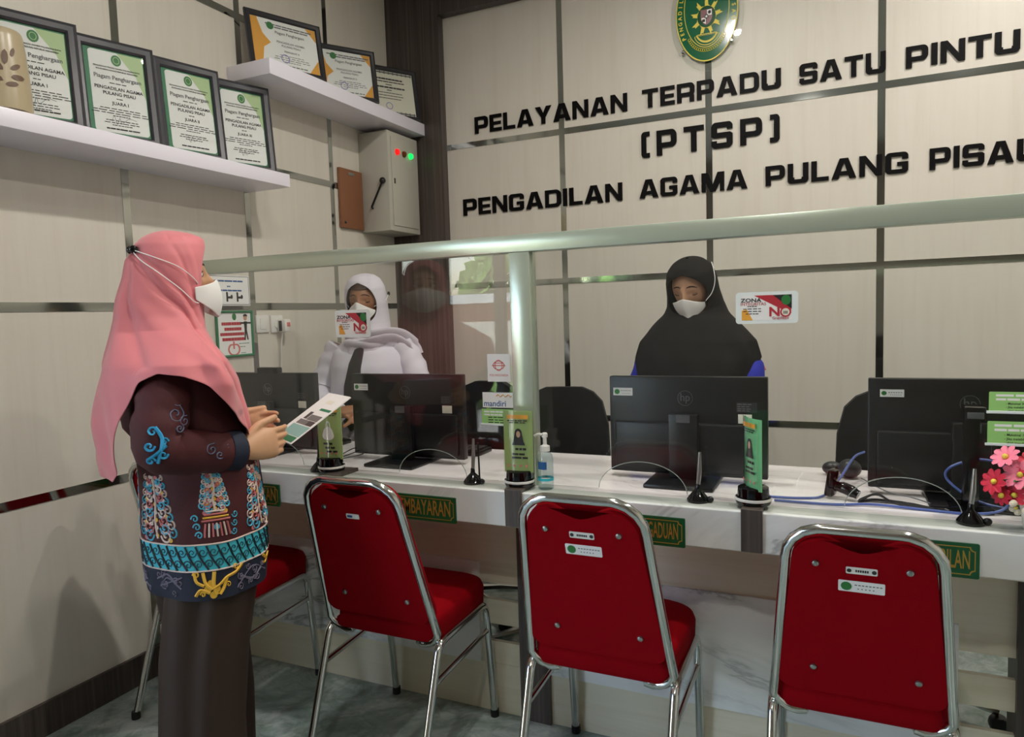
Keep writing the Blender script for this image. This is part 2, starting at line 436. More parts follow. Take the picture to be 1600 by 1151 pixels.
for x0, x1, m0, m1 in spans:
    bp('upper_panel', x0, x1, .54, .752, 'panel_low', .016, BP+.004)
    bp('marble_panel', x0 if m0 < -2 else m0, m1, .176, .54, 'marble', .03, BP-.006)
    bp('kick_panel', x0, x1, 0, .176, 'panel_low', .018, BP+.002)
    # slatted end of the bay
    bp('slat', m1, x1, .465, .54, 'panel_low', .016, BP+.006)
    bp('slat', m1, x1, .318, .405, 'panel_low', .016, BP+.006)
    bp('slat', m1, x1, .176, .255, 'panel_low', .016, BP+.006)
for x0, x1 in POSTS:
    cp('post', MB().box(x0, x1, BP-.012-oy, BP+.10-oy, 0, .752), 'darkwood')
for x in (-2.28, -1.59, -.90, -.21, .48, 1.17):
    cp('divider', MB().box(x-.027, x+.027, CF-.012-oy, GY-.006-oy, .756, CT+.012, .002), 'darkwood')

# plaques on the fascia
def plaque(x0, x1, z0, z1, word, tx, label, tw, size=.045):
    w, h_ = x1-x0, z1-z0
    t = thing('counter_plaque', label, 'sign', ((x0+x1)/2, CF-.0005, (z0+z1)/2), WALLROT, 'green name plaques along the counter front')
    MB().prism(rrect(-w/2, -h_/2, w/2, h_/2, .004), 0, .005).build('plate', 'plaque', t, False)
    o = []; a, b = w/2-.008, h_/2-.008
    def notch(a, b, r): 
        return arc(a, -b, r, r, 180, 90, 5)+arc(a, b, r, r, 270, 180, 5)+arc(-a, b, r, r, 0, -90, 5)+arc(-a, -b, r, r, 90, 0, 5)
    MB().ringprism(notch(a, b, .010), notch(a-.0022, b-.0022, .010), .005, .0056).build('border', 'gold', t, False)
    me = text_mesh(word, size*1.38, .012, .0003, 1, 'RIGHT'); xs_ = [v.co.x for v in me.vertices]; k = tw/(max(xs_)-min(xs_)); me.transform(Matrix.Diagonal((k, 1, 1, 1)))
    o = link('lettering', me, 'gold', t, False); o.location = (tx-(x0+x1)/2, 0, .0055)
    return t
plaque(-2.27, -1.826, .737, .817, 'PENDAFTARAN', -1.842, 'green and gold plaque behind the standing woman, ending in ARAN', .225, .047)
plaque(-1.50, -1.102, .745, .828, 'PEMBAYARAN', -1.12, 'green and gold plaque reading PEMBAYARAN, beside the second red chair', .205, .050)
plaque(-.722, -.384, .747, .829, 'PENGADUAN', -.402, 'green and gold plaque reading PENGADUAN, behind the third red chair', .118)
plaque(-.08, .298, .748, .832, 'PENGAMBILAN', .28, 'green and gold plaque behind the rightmost red chair, ending in ILAN', .15)

# ------------------------------------------------------------------ glass partition
part = thing('glass_partition', 'aluminium framed clear glass partition standing on the counter', 'partition', (0, GY, CT))
RZ0, RZ1 = 1.592-CT, 1.645-CT
MB().box(XL+.002, XC1, -.028, .028, RZ0, RZ1, .003).build('top_rail', 'alu', part)
for x in (-.903, 1.17):
    MB().box(x-.034, x+.034, -.026, .026, 0, RZ0, .002).build('post', 'alu', part)
    for s in (-1, 1): MB().box(x+s*.036-.004, x+s*.036+.004, -.012, .012, 0, RZ0).build('glazing_bead', 'alu', part)
def pane(x0, x1, notches):
    b = [(x0, .002)]
    for c in notches: b += [(p[0], p[1]) for p in arc(c, .002, .135, .092, 180, 0, 18)]
    b += [(x1, .002), (x1, RZ0), (x0, RZ0)]
    # front (-Y) and back faces of the same outline, 8 mm apart
    mt = Matrix(((1, 0, 0, 0), (0, 0, 1, 0), (0, 1, 0, 0), (0, 0, 0, 1)))
    mb = MB(); mb.prism(b, -.004, .004, mt); o = mb.build('pane', 'glass', part, False)
    for c in notches: MB().tube([(p[0], 0, p[1]) for p in arc(c, .002, .1335, .0905, 178, 2, 24)], .0012, 6).build('polished_edge', 'glass_edge', o)
    return o
pane(XL+.002, -.945, (-1.95, -1.26)); pane(-.861, 1.132, (-.535, .145))

# stickers and cards on the glass
def gcard(name, label, cat, x0, x1, z0, z1, group=None, off=.0045):
    return thing(name, label, cat, ((x0+x1)/2, GY-off, (z0+z1)/2), WALLROT, group), x1-x0, z1-z0
def zona(x0, x1, z0, z1, label):
    t, w, h_ = gcard('integrity_sticker', label, 'sticker', x0, x1, z0, z1, 'anti gratuity stickers on the glass')
    MB().prism(rrect(-w/2, -h_/2, w/2, h_/2, .009), 0, .0012).build('sleeve', 'frost', t, False)
    a, b = w/2*.80, h_/2*.78
    MB().box(-a, a, -b, b, .0012, .0015).build('paper', 'paper', t, False)
    MB().prism([(-a*.5, b), (a*.98, b), (a*.98, -b*.5), (a*.55, -b*.1)], .0015, .0018).build('red_band', 'red_print', t, False)
    MB().prism([(a*.25, b), (a, b), (a, -b*.15)], .0018, .0021).build('dark_corner', 'ink', t, False)
    MB().prism(arc(a*.78, b*.58, h_*.14, h_*.155, 0, 360, 20)[:-1], .0021, .0024).build('seal', 'green', t, False)
    mb = MB()
    for i, (yy, ww) in enumerate(((.06, .3), (-.04, .55), (-.14, .55), (-.24, .4))): microlines(mb, -a*.55-ww*a*.72, -a*.55+ww*a*.72-.002, yy*b*2, .0022, .0017, 4)
    mb.build('small_print', 'ink', t, False)
    MB().prism([(-a, -b), (-a*.55, -b), (-a*.8, -b*.1), (-a, -b*.2)], .0015, .0018).build('gold_corner', 'orange', t, False)
    texts([('ZONA', h_*.17, -a*.62, b*.60, .0020, .02, 1.25)], 'ink', t)
    texts([('INTEGRITAS', h_*.13, -a*.53, b*.30, .0020, 0, 1.1), ('N', h_*.40, a*.32, -b*.38, .0024, .03, 1.1), ('Gratifikasi', h_*.12, a*.56, -b*.86, .0024, 0, 1.0)], 'red_print', t)
    cx, cy = a*.76, -b*.38
    MB().ringprism(arc(cx, cy, h_*.16, h_*.16, 0, 360, 20)[:-1], arc(cx, cy, h_*.115, h_*.115, 0, 360, 20)[:-1], .0020, .0026).build('letter_o', 'red_print', t, False)
    mb = MB().prism(arc(cx, cy, h_*.115, h_*.115, 0, 360, 20)[:-1], .0018, .0022); mb.build('disc', 'papercream', t, False)
    mb = MB()
    for k in range(3): mb.box(cx-h_*.06+k*h_*.045, cx-h_*.035+k*h_*.045, cy-h_*.06, cy+h_*.03, .0022, .0025)
    mb.build('figures', 'ink', t, False)
zona(-1.634, -1.484, 1.338, 1.434, 'white bordered ZONA INTEGRITAS sticker in front of the officer in white')
zona(-.262, -.102, 1.355, 1.441, 'white bordered ZONA INTEGRITAS sticker right of the officer in black')
t, w, h_ = gcard('postal_card', 'square white card with a round red emblem on the glass, topmost beside the post', 'card', -1.034, -.953, 1.187, 1.276)
MB().box(-w/2, w/2, -h_/2, h_/2, 0, .001).build('card', 'paper', t, False)
mb = MB(); mb.ringprism(arc(0, .008, .021, .015, 0, 360, 22)[:-1], arc(0, .008, .018, .0125, 0, 360, 22)[:-1], .001, .0014)
mb.ringprism(arc(0, .008, .014, .018, 0, 360, 22)[:-1], arc(0, .008, .0115, .0155, 0, 360, 22)[:-1], .001, .0014); mb.box(-.024, .024, .006, .009, .001, .0014)
mb.box(-.015, .015, .014, .0165, .001, .0014); mb.build('emblem', 'pink_print', t, False)
texts([('POS INDONESIA', .009, 0, -.024, .001, .01)], 'pink_print', t)
t, w, h_ = gcard('bank_card', 'white card with blue lettering and a yellow wave on the glass, below the postal card', 'card', -1.055, -.947, 1.103, 1.152)
MB().box(-w/2, w/2, -h_/2, h_/2, 0, .001).build('card', 'paper', t, False)
texts([('mandiri', .027, -.010, -.012, .001, .012, .98)], 'blue_text', t)
mb = MB()
for k in range(3): mb.tube(curve([(-.004+k*.018, .012, .0012), (.003+k*.018, .017, .0012), (.010+k*.018, .010, .0012), (.014+k*.018, .014, .0012)], 5), .0022, 6, flat=.3)
mb.build('wave', 'orange', t)
def pricecard(x0, x1, z0, z1, label, lines):
    t, w, h_ = gcard('notice_card', label, 'card', x0, x1, z0, z1, 'green notice cards on the glass')
    MB().prism(rrect(-w/2, -h_/2, w/2, h_/2, .003), 0, .001).build('card', 'card_green', t, False)
    MB().box(-w/2-.005, w/2, -h_/2-.002, -h_/2+.005, .0005, .003, .001).build('card_edge', 'frost', t)
    mb = MB(); microlines(mb, -w/2*.85, w/2*.7, h_*.33, h_*.10, .001, 5, .12); microlines(mb, -w/2*.85, w/2*.3, h_*.14, h_*.10, .001, 4, .12); mb.build('heading', 'paper', t, False)
    if lines: texts([(s, h_*.15, -w*.32, -h_*(.06+.17*i), .001, .01, .9, 'LEFT') for i, s in enumerate(lines)], 'ink', t)
    else:
        mb = MB()
        for i in range(3): microlines(mb, -w*.3, w*.2, -h_*(.02+.16*i), h_*.055, .001, 3)
        mb.build('small_print', 'ink', t, False)
pricecard(-1.06, -.944, 1.046, 1.098, 'small green notice card below the bank card, left of the glass post', None)
pricecard(.329, .52, 1.127, 1.178, 'upper green notice card in front of the rightmost monitor', ['✓ Maksimal 30 Menit', '✓ Jika melebihi waktu'][0:0] or ['- Maksimal 30 Menit', '- Jika melebihi waktu', '  akan mendapatkan'])
pricecard(.327, .52, 1.048, 1.106, 'lower green notice card in front of the rightmost monitor', ['- Maksimal 15 Menit', '- Jika melebihi waktu', '  akan mendapatkan'])
# ------------------------------------------------------------------ big letters on the back wall
def rbox(x0, y0, x1, y1, bl=0, br=0, tr=0, tl=0, n=4):
    p = []
    p += arc(x1-br, y0+br, br, br, -90, 0, n) if br else [(x1, y0)]
    p += arc(x1-tr, y1-tr, tr, tr, 0, 90, n) if tr else [(x1, y1)]
    p += arc(x0+tl, y1-tl, tl, tl, 90, 180, n) if tl else [(x0, y1)]
    p += arc(x0+bl, y0+bl, bl, bl, 180, 270, n) if bl else [(x0, y0)]
    return p
S, B = .275, .20
def bowl(w, y0, y1, r=.24):      # D shaped ring, square on the left
    n = 5
    o = arc(w-r, y0+r, r, r, -90, 0, n)+arc(w-r, y1-r, r, r, 0, 90, n)+[(0, y1), (0, y0)]
    q = max(r-.17, .04)
    i = arc(w-S-q, y0+B+q*.6, q, q*.6, -90, 0, n)+arc(w-S-q, y1-B-q*.6, q, q*.6, 0, 90, n)+[(S*.9, y1-B), (S*.9, y0+B)]
    return o, i
def glyph(c):
    P = []; R = []
    if c == 'P': w = .98; P = [rbox(0, 0, S, .31)]; R = [bowl(w, .30, 1)]
    elif c == 'R': w = 1.02; P = [rbox(0, 0, S, .31), rbox(w-S-.02, 0, w-.02, .40, tr=.1)]; R = [bowl(w, .30, 1)]
    elif c == 'D': w = 1.04; R = [bowl(w, 0, 1, .3)]
    elif c == 'E': w = .86; P = [rbox(0, 0, S, 1), rbox(0, 0, w, B), rbox(0, .39, w*.94, .39+B-.02), rbox(0, 1-B, w, 1)]
    elif c == 'L': w = .84; P = [rbox(0, 0, S, 1), rbox(0, 0, w, B)]
    elif c == 'T': w = .96; P = [rbox(w/2-S/2, 0, w/2+S/2, 1), rbox(0, 1-B, w, 1)]
    elif c == 'I': w = S; P = [rbox(0, 0, S, 1)]
    elif c == 'N': w = 1.04; P = [rbox(0, 0, S*.95, 1), rbox(w-S*.95, 0, w, 1), [(0, 1), (w-S*1.05, 0), (w, 0), (S*1.05, 1)]]
    elif c == 'M': w = 1.3; P = [rbox(0, 0, S*.9, 1), rbox(w-S*.9, 0, w, 1), [(0, 1), (w/2-.16, 0), (w/2+.16, 0), (.38, 1)], [(w-.38, 1), (w/2-.16, 0), (w/2+.16, 0), (w, 1)]]
    elif c == 'A': w = 1.16; P = [[(0, 0), (.33, 0), (.64, 1), (.38, 1)], [(w-.33, 0), (w, 0), (w-.38, 1), (w-.64, 1)], rbox(.22, .17, w-.22, .37)]
    elif c == 'Y': w = 1.1; P = [rbox(w/2-S/2, 0, w/2+S/2, .5), [(0, 1), (w/2-S/2, .36), (w/2+S/2-.04, .42), (.35, 1)], [(w, 1), (w-.35, 1), (w/2-S/2+.04, .42), (w/2+S/2, .36)]]
    elif c == 'U': w = 1.02; P = [rbox(0, .15, S, 1), rbox(w-S, .15, w, 1), rbox(0, 0, w, B, bl=.2, br=.2), rbox(0, .12, S+.06, .3), rbox(w-S-.06, .12, w, .3)]
    elif c == 'S': w = .98; P = [rbox(0, 1-B, w, 1, tr=.18, tl=.2), rbox(0, .46, S, .86), rbox(0, .40, w, .60, bl=.14, tr=.14), rbox(w-S, .14, w, .54), rbox(0, 0, w, B, bl=.18, br=.2), rbox(0, .1, S*.95, .29), rbox(w-S*.95, .71, w, .88)]
    elif c == 'G': w = 1.02; P = [rbox(0, .12, S, .88), rbox(0, 1-B, w, 1, tr=.2, tl=.2), rbox(0, 0, w, B, bl=.2, br=.2), rbox(w-S, .1, w, .52), rbox(w*.52, .36, w, .54), rbox(w-S, .67, w, .86)]
    elif c == '(': w = .42; P = [rbox(0, .1, .25, .9), rbox(0, .84, .42, 1.02, tl=.16), rbox(0, -.02, .42, .16, bl=.16)]
    elif c == ')': w = .42; P = [rbox(.17, .1, .42, .9), rbox(0, .84, .42, 1.02, tr=.16), rbox(0, -.02, .42, .16, br=.16)]
    return w, P, R
LN = {}
def line(words, zb, H, D=.02):
    # words: (text, x start, x end) measured on the wall; every letter a part
    for wd_, x0, x1 in words:
        pass
def wall_line(label, words, z0, z1):
    xs = [bw(w[1], 0)[0] for w in words]; zb, ztp = bw(0, z0)[1], bw(0, z1)[1]
    t = thing('wall_lettering', label, 'lettering', (xs[0], YB-.0028, zb), WALLROT, 'black letters on the back wall')
    H = ztp-zb
    for wd_, a, b in words:
        xa, xb = bw(a, 0)[0]-xs[0], bw(b, 0)[0]-xs[0]
        gl = [glyph(c) for c in wd_]; tot = sum(g[0] for g in gl); gap = .13 if len(wd_) > 6 or wd_[0] != '(' else .34
        full = tot+gap*(len(wd_)-1); k = (xb-xa)/full; x = xa
        for c, (w, P, R) in zip(wd_, gl):
            mb = MB()
            for i, p in enumerate(P): mb.prism([(q[0]*k, q[1]*H) for q in p], 0, .006+i*.00002)
            for o, i in R: mb.ringprism([(q[0]*k, q[1]*H) for q in o], [(q[0]*k, q[1]*H) for q in i], 0, .006)
            o = mb.build('letter', 'letter', t, False); o.location = (x, 0, 0); x += (w+gap)*k
    return t
wall_line('top line of black letters on the back wall, PELAYANAN TERPADU SATU PINTU', [('PELAYANAN', -1.910, -1.013), ('TERPADU', -.934, -.262), ('SATU', -.180, .182), ('PINTU', .261, .684)], 2.440, 2.533)
wall_line('middle line of black letters on the back wall, PTSP in brackets', [('(PTSP)', -.942, -.268)], 2.192, 2.318)
wall_line('bottom line of black letters on the back wall, PENGADILAN AGAMA PULANG PISAU', [('PENGADILAN', -2.003, -1.048), ('AGAMA', -.956, -.417), ('PULANG', -.333, .275), ('PISAU', .358, .765)], 1.984, 2.078)

# round court emblem on its clear backing
ex, ez = bw(-.603, 2.852)
em = thing('emblem_sign', 'oval green emblem on a clear acrylic backing, above the black letters', 'emblem', (ex, YB-.016, ez), WALLROT)
RX, RY = .152, .238
MB().prism(arc(0, -.012, RX+.026, RY+.03, 0, 360, 60)[:-1], -.006, 0).build('backing', 'acrylic', em, False)
MB().prism(arc(0, 0, RX, RY, 0, 360, 60)[:-1], 0, .004).build('field', 'emblem_green', em, False)
mb = MB(); mb.ringprism(arc(0, 0, RX, RY, 0, 360, 60)[:-1], arc(0, 0, RX*.97, RY*.975, 0, 360, 60)[:-1], .004, .0048)
mb.ringprism(arc(0, .02, RX*.73, RY*.80, 0, 360, 60)[:-1], arc(0, .02, RX*.71, RY*.785, 0, 360, 60)[:-1], .004, .0048); mb.build('gold_rings', 'yellow', em, False)
def arc_text(word, a0, a1, rx, ry, size, flip=False):
    rows = bmesh.new()
    for i, c in enumerate(word):
        a = math.radians(lerp(a0, a1, i/(len(word)-1))); me = text_mesh(c, size, .02, .0004)
        tx, ty = -rx*math.sin(a), ry*math.cos(a)
        if a0 > a1: tx, ty = -tx, -ty
        rot = math.atan2(ty, tx)
        me.transform(Matrix.Translation((rx*math.cos(a), ry*math.sin(a), .0046)) @ Matrix.Rotation(rot, 4, 'Z')); rows.from_mesh(me); bpy.data.meshes.remove(me)
    me = bpy.data.meshes.new('lettering'); rows.to_mesh(me); rows.free(); return link('lettering', me, 'yellow', em, False)
arc_text('PENGADILAN AGAMA', 212, 100, RX*.86, RY*.885, .026)
arc_text('PULANG PISAU', 80, -14, RX*.86, RY*.885, .026)
sc_y = -.022
mb = MB(); n = 9; pts = []
for k in range(n):
    a = 2*PI*k/n
    for da, rr in ((-.30, .047), (-.02, .052), (.10, .084), (.20, .070), (.28, .073), (.33, .05)): pts.append((rr*math.cos(a+da)*.95, sc_y+rr*1.12*math.sin(a+da)))
mb.prism(pts, .004, .006); mb.build('sunburst', 'yellow', em, False)
MB().prism(arc(0, sc_y, .045, .052, 0, 360, 30)[:-1], .006, .0068).build('disc', 'emblem_dark', em, False)
sh = [(-.028, .034), (.028, .034), (.028, -.012), (.018, -.03), (0, -.042), (-.018, -.03), (-.028, -.012)]
MB().prism([(x, y+sc_y) for x, y in sh], .0068, .0074).build('shield', 'maroon', em, False)
mb = MB(); mb.box(.003, .026, sc_y+.004, sc_y+.032, .0074, .0078); mb.prism([(-.025, sc_y-.004), (-.003, sc_y-.004), (-.003, sc_y-.036), (-.016, sc_y-.028), (-.025, sc_y-.012)], .0074, .0078); mb.build('white_quarters', 'paper', em, False)
mb = MB(); mb.ball((.015, sc_y+.019, .008), (.008, .009, .0006), 10, 5); mb.box(-.021, -.007, sc_y-.025, sc_y-.012, .0078, .0081); mb.prism([(p[0], p[1]+sc_y) for p in arc(0, 0, .010, .011, 0, 360, 14)[:-1]], .0079, .0084); mb.build('dark_charges', 'ink', em, False)
st = [((.0085 if k % 2 == 0 else .0035)*math.sin(PI*k/5), sc_y+(.0085 if k % 2 == 0 else .0035)*math.cos(PI*k/5)) for k in range(10)]
MB().prism(st, .0084, .0088).build('star', 'paper', em, False)
mb = MB(); mb.ringprism(arc(0, -.085, .056, .062, 200, 340, 16)+[], arc(0, -.085, .050, .052, 200, 340, 16), .004, .005)
mb.ringprism(arc(0, -.092, .064, .068, 196, 344, 16), arc(0, -.092, .061, .064, 196, 344, 16), .004, .005); mb.build('ribbon', 'yellow', em, False)
mb = MB()
for k in range(22):
    a = math.radians(202+136*k/21); cx, cy = .092*math.cos(a), -.085+.098*math.sin(a)
    mb.tube([(cx+.0065*math.cos(b), cy+.0075*math.sin(b), .005) for b in [2*PI*j/8 for j in range(8)]], .0011, 4, True)
mb.build('chain', 'yellow', em)
for x, z in ((-.118, -.175), (.12, -.16)):
    MB().lathe([(.009, 0), (.009, .012), (.005, .016)], 12, Matrix.Translation((x, z, 0))).build('standoff_screw', 'chrome', em)

# ------------------------------------------------------------------ shelves on the left wall
def shelf(y0, y1, z0, z1, d, label):
    t = thing('wall_shelf', label, 'shelf', (XL, (y0+y1)/2, z0), 0, 'white floating shelves on the left wall')
    MB().box(0, d, -(y1-y0)/2, (y1-y0)/2, 0, z1-z0, .002).build('board', 'shelfwhite', t)
shelf(.75, 2.543, 2.001, 2.058, .25, 'lower white floating shelf holding four portrait certificates')
shelf(2.453, 3.722, 2.474, 2.542, .25, 'upper white floating shelf in the corner, holding three landscape certificates')
def picture_frame(t, w, h_, bw_, d, m):
    prof = [(0, 0), (0, d*.75), (.35, d), (.8, d*.8), (1, d*.45), (1, .002)]
    mb = MB(); L = []
    for u, z in prof:
        i = bw_*u; L.append([mb.bm.verts.new(p) for p in ((-w/2+i, -h_/2+i, z), (w/2-i, -h_/2+i, z), (w/2-i, h_/2-i, z), (-w/2+i, h_/2-i, z))])
    for a in range(len(L)):
        A, B_ = L[a], L[(a+1) % len(L)]
        for k in range(4): mb.bm.faces.new((A[k], A[(k+1) % 4], B_[(k+1) % 4], B_[k]))
    mb.build('frame', m, t, True, 25)
def from_corner(tr, w, h_, rz, tilt):
    a = math.radians(rz); X = Vector((math.sin(a), math.cos(a), 0)); n = Vector((math.cos(a), -math.sin(a), 0)); U = Vector((0, 0, math.cos(tilt)))-n*math.sin(tilt)
    c = Vector(tr)-X*(w/2)-U*(h_/2); return (c.x, c.y, c.z), (PI/2-tilt, 0, PI/2-a)
def portrait_cert(y, label, rank, tr, rz):
    w, tilt = .272, math.radians(6); h_ = (tr[2]-2.0590)/math.cos(tilt)
    loc_, rot_ = from_corner(tr, w, h_, rz, tilt)
    t = thing('framed_certificate', label, 'certificate', loc_, rot_, 'framed portrait certificates on the lower shelf')
    picture_frame(t, w, h_, .034, .02, 'framegrey')
    a, b = w/2-.036, h_/2-.036
    MB().box(-w/2+.01, w/2-.01, -h_/2+.01, h_/2-.01, -.001, .004).build('backing', 'strip_green', t, False)
    MB().prism(rrect(-a+.014, -b+.004, a-.002, b-.004, .012), .004, .0048).build('paper', 'paper', t, False)
    MB().prism([(a-.09, b-.004), (a-.002, b-.004), (a-.002, b-.16), (a-.03, b-.08)], .0048, .0050).build('green_corner', 'greenlight', t, False)
    MB().prism(arc(.006, b-.032, .017, .020, 0, 360, 20)[:-1], .0050, .0056).build('seal', 'green', t, False)
    MB().ringprism(arc(.006, b-.032, .011, .013, 0, 360, 20)[:-1], arc(.006, b-.032, .009, .011, 0, 360, 20)[:-1], .0056, .006).build('seal_ring', 'greenlight', t, False)
    z = .0056; c = .006
    texts([('PENGADILAN AGAMA', .0165, c, b-.138, z, .012), ('PULANG PISAU', .0165, c, b-.157, z, .012), (rank, .0165, c, b-.192, z, .012),
           ('PENGADILAN TINGGI AGAMA PALANGKA RAYA', .0072, c, b-.062, z, .008), ('MAHKAMAH AGUNG REPUBLIK INDONESIA', .0072, c, b-.072, z, .008)], 'ink', t)
    texts([('Piagam Penghargaan', .021, c, b-.098, z, .012, .95)], 'greyink', t, 'title')
    mb = MB(); microlines(mb, c-.03, c+.03, b-.118, .003, z-.0004, 3); microlines(mb, c-.012, c+.012, b-.174, .003, z-.0004, 2)
    for i, ww in enumerate((.07, .092, .098, .03, 0, .055, .06, .035)):
        if ww: microlines(mb, c-ww, c+ww, b-.212-i*.0085, .0028, z-.0004, 7)
    microlines(mb, c-.055, c+.06, -b+.018, .005, z-.0004, 6, .12); mb.build('small_print', 'ink', t, False)
    MB().tube(curve([(-.03, -b+.045, z), (-.02, -b+.065, z), (-.012, -b+.035, z), (-.002, -b+.06, z), (.004, -b+.04, z), (.03, -b+.062, z), (.055, -b+.058, z)], 5), .0006, 4).build('signature', 'greyink', t)
    MB().box(-a, a, -b, b, .0068, .0078).build('glass', 'glass', t, False)
for y, l, r, tr, rz in ((0, 'dark framed certificate leftmost on the lower shelf, half behind the beige jar', 'JUARA I', (-2.378, 1.668, 2.425), 18), (0, 'dark framed certificate between the jar side one and the JUARA II one', 'JUARA I', (-2.372, 1.960, 2.432), 17.7),
                (0, 'dark framed JUARA II certificate third from the left on the lower shelf', 'JUARA II', (-2.377, 2.276, 2.446), 14.2), (0, 'dark framed JUARA III certificate at the right end of the lower shelf', 'JUARA III', (-2.368, 2.558, 2.450), 19)): portrait_cert(y, l, r, tr, rz)
def land_cert(tr, w, rz, label, style):
    tilt = math.radians(10); h_ = (tr[2]-2.5428)/math.cos(tilt)
    loc_, rot_ = from_corner(tr, w, h_, rz, tilt)
    t = thing('framed_award', label, 'certificate', loc_, rot_, 'framed landscape certificates on the upper shelf')
    picture_frame(t, w, h_, .026, .016, 'frameblack')
    a, b = w/2-.027, h_/2-.027; z = .0052
    MB().box(-w/2+.008, w/2-.008, -h_/2+.008, h_/2-.008, -.001, .0046).build('paper', 'paper' if style else 'papercream', t, False)
    mb = MB()
    if style:
        m2 = MB().prism([(-a, b), (-a+.03, b), (-a+.05, b*.35), (-a+.085, .0), (-a+.05, -b*.25), (-a+.035, -b), (-a, -b)][::-1], .0046, .005)
        m2.prism([(a-.05, b), (a, b), (a, b-.06)], .0046, .005); m2.prism([(a, -b), (a, -b+.07), (a-.05, -b)], .0046, .005); m2.build('orange_corners', 'orange', t, False)
        MB().prism(arc(-a+.09, b-.028, .017, .018, 0, 360, 20)[:-1], .005, .0055).build('seal', 'green', t, False)
        texts([('PENGADILAN AGAMA', .014, .025, b-.098, z, .005), ('PULANG PISAU', .014, .025, b-.114, z, .005), ('PERINGKAT II', .012, .025, b-.14, z, .005)], 'greyink', t)
        texts([('Piagam Penghargaan', .019, .025, b-.055, z, .008, .95)], 'greyink', t, 'title')
        microlines(mb, -.09, .14, b-.020, .006, z-.0004, 8, .1); microlines(mb, -.07, .12, b-.031, .006, z-.0004, 7, .1)
        for i, ww in enumerate((.06, .085, .09, .04)): microlines(mb, .025-ww, .025+ww, b-.160-i*.010, .003, z-.0004, 7)
        microlines(mb, 0, .10, -b+.012, .005, z-.0004, 5)
    else:
        m2 = MB()
        for s in (-1, 1):
            for i in range(22): m2.ball((lerp(-a+.01, a-.01, i/21), s*(b-.008), .0048), (.008, .005+.003*(i % 2), .0006), 8, 4)
        m2.build('ornament_border', 'greyink', t)
        for i, (ww, hh) in enumerate(((.09, .009), (.10, .006), (.02, .005), (.10, .009), (.015, .005), (.08, .004), (.085, .004), (.07, .004))): microlines(mb, -ww, ww, b-.045-i*.0165, hh, z-.0004, 8, .1)
    mb.build('small_print', 'ink' if not style else 'greyink', t, False)
    MB().ringprism(arc(-.01, -b+.045, .021, .021, 0, 360, 20)[:-1], arc(-.01, -b+.045, .017, .017, 0, 360, 20)[:-1], z-.0004, z).build('stamp', 'violet', t, False)
    MB().box(-a, a, -b, b, .0066, .0074).build('glass', 'glass', t, False)
land_cert((-2.303, 2.860, 2.812), .37, 22.7, 'black framed award with orange corners, leftmost on the upper shelf', 1)
land_cert((-2.285, 3.283, 2.822), .345, 33, 'black framed award with orange corners, middle of the upper shelf', 1)
land_cert((-2.292, 3.705, 2.842), .36, 31, 'black framed cream award with an ornamental border, in the corner of the upper shelf', 0)
# beige jar with leaf ornament
j = thing('ceramic_jar', 'beige ceramic jar with brown leaf ornament on the lower shelf', 'jar', (-2.322, 1.378, 2.0585))
prof = [(.070, 0), (.079, .003), (.0795, .03), (.078, .08), (.075, .13), (.071, .18), (.067, .22), (.064, .236), (.060, .242), (.054, .244), (.050, .240), (.048, .228)]
MB().lathe(prof, 40).build('body', mat('beige_ceramic', 'b9a98a', .3), j)
mb = MB()
def rj(z): return table([(p[1]-i*1e-6, p[0]) for i, p in enumerate(prof[:8])], z)[0]
def leaf(a, z, ang, L):
    rg = []
    for k in range(7):
        u = k/6-.5; wdt = L*.19*math.sqrt(max(0, 1-(2*u)**2))+.0002; row = []
        for v in (-1, 1):
            da = u*L*math.cos(ang)-v*wdt*math.sin(ang); dz = u*L*math.sin(ang)+v*wdt*math.cos(ang); r_ = rj(z+dz)+.0015
            row.append((r_*math.cos(a+da/.078), r_*math.sin(a+da/.078), z+dz))
        rg.append(row)
    mb.loft(rg, False, False)
for a, z, ang, L in ((-.15, .150, 1.5, .045), (.15, .168, 1.25, .03), (-.42, .125, 2.3, .042), (.2, .125, .55, .036), (-.52, .088, 2.7, .045), (.26, .095, .1, .042), (.02, .072, .2, .036)): leaf(a-.18, z, ang, L)
mb.build('leaf_ornament', mat('leaf_brown', '6b5240', .5), j)
# electrical cabinet, cover board, switch, socket, posters
e = thing('electrical_cabinet', 'grey wall mounted electrical cabinet with red and green lamps in the corner', 'cabinet', (XL, 3.555, 1.895))
MB().box(0, .20, -.155, .155, 0, .555, .004).build('body', 'panelbox', e)
MB().box(.20, .206, -.128, .128, .03, .525, .003).build('door', 'panelbox', e)
for y, m, l in ((-.075, 'red_light', 'red'), (-.005, 'amber', 'amber'), (.065, 'green_light', 'green')):
    mt = Matrix.Translation((.206, y, .445)) @ Matrix.Rotation(PI/2, 4, 'Y'); o = MB().lathe([(.017, 0), (.017, .006), (.014, .014), (.006, .017)], 18, mt).build('indicator_lamp', m, e); o['label'] = l+' indicator lamp'
MB().box(.206, .2085, -.112, -.100, .265, .295, .001).build('lock', 'frameblack', e)
mb = MB().tube([(.085, -.158, .13), (.09, -.175, .135), (.165, -.175, .265)], .006, 8); mb.ball((.170, -.175, .275), .018); mb.build('handle', 'black_plastic', e)
bd = thing('cover_board', 'brown wooden cover board on the left wall beside the electrical cabinet', 'board', (XL, 3.295, 1.905))
MB().box(.0035, .022, -.10, .10, 0, .325, .003).build('board', 'brownboard', bd); MB().box(.022, .024, -.025, .025, .292, .308, .001).build('tag', 'steel', bd)
MB().ball((.023, -.07, .03), (.002, .01, .007)).build('knob', 'frameblack', bd)
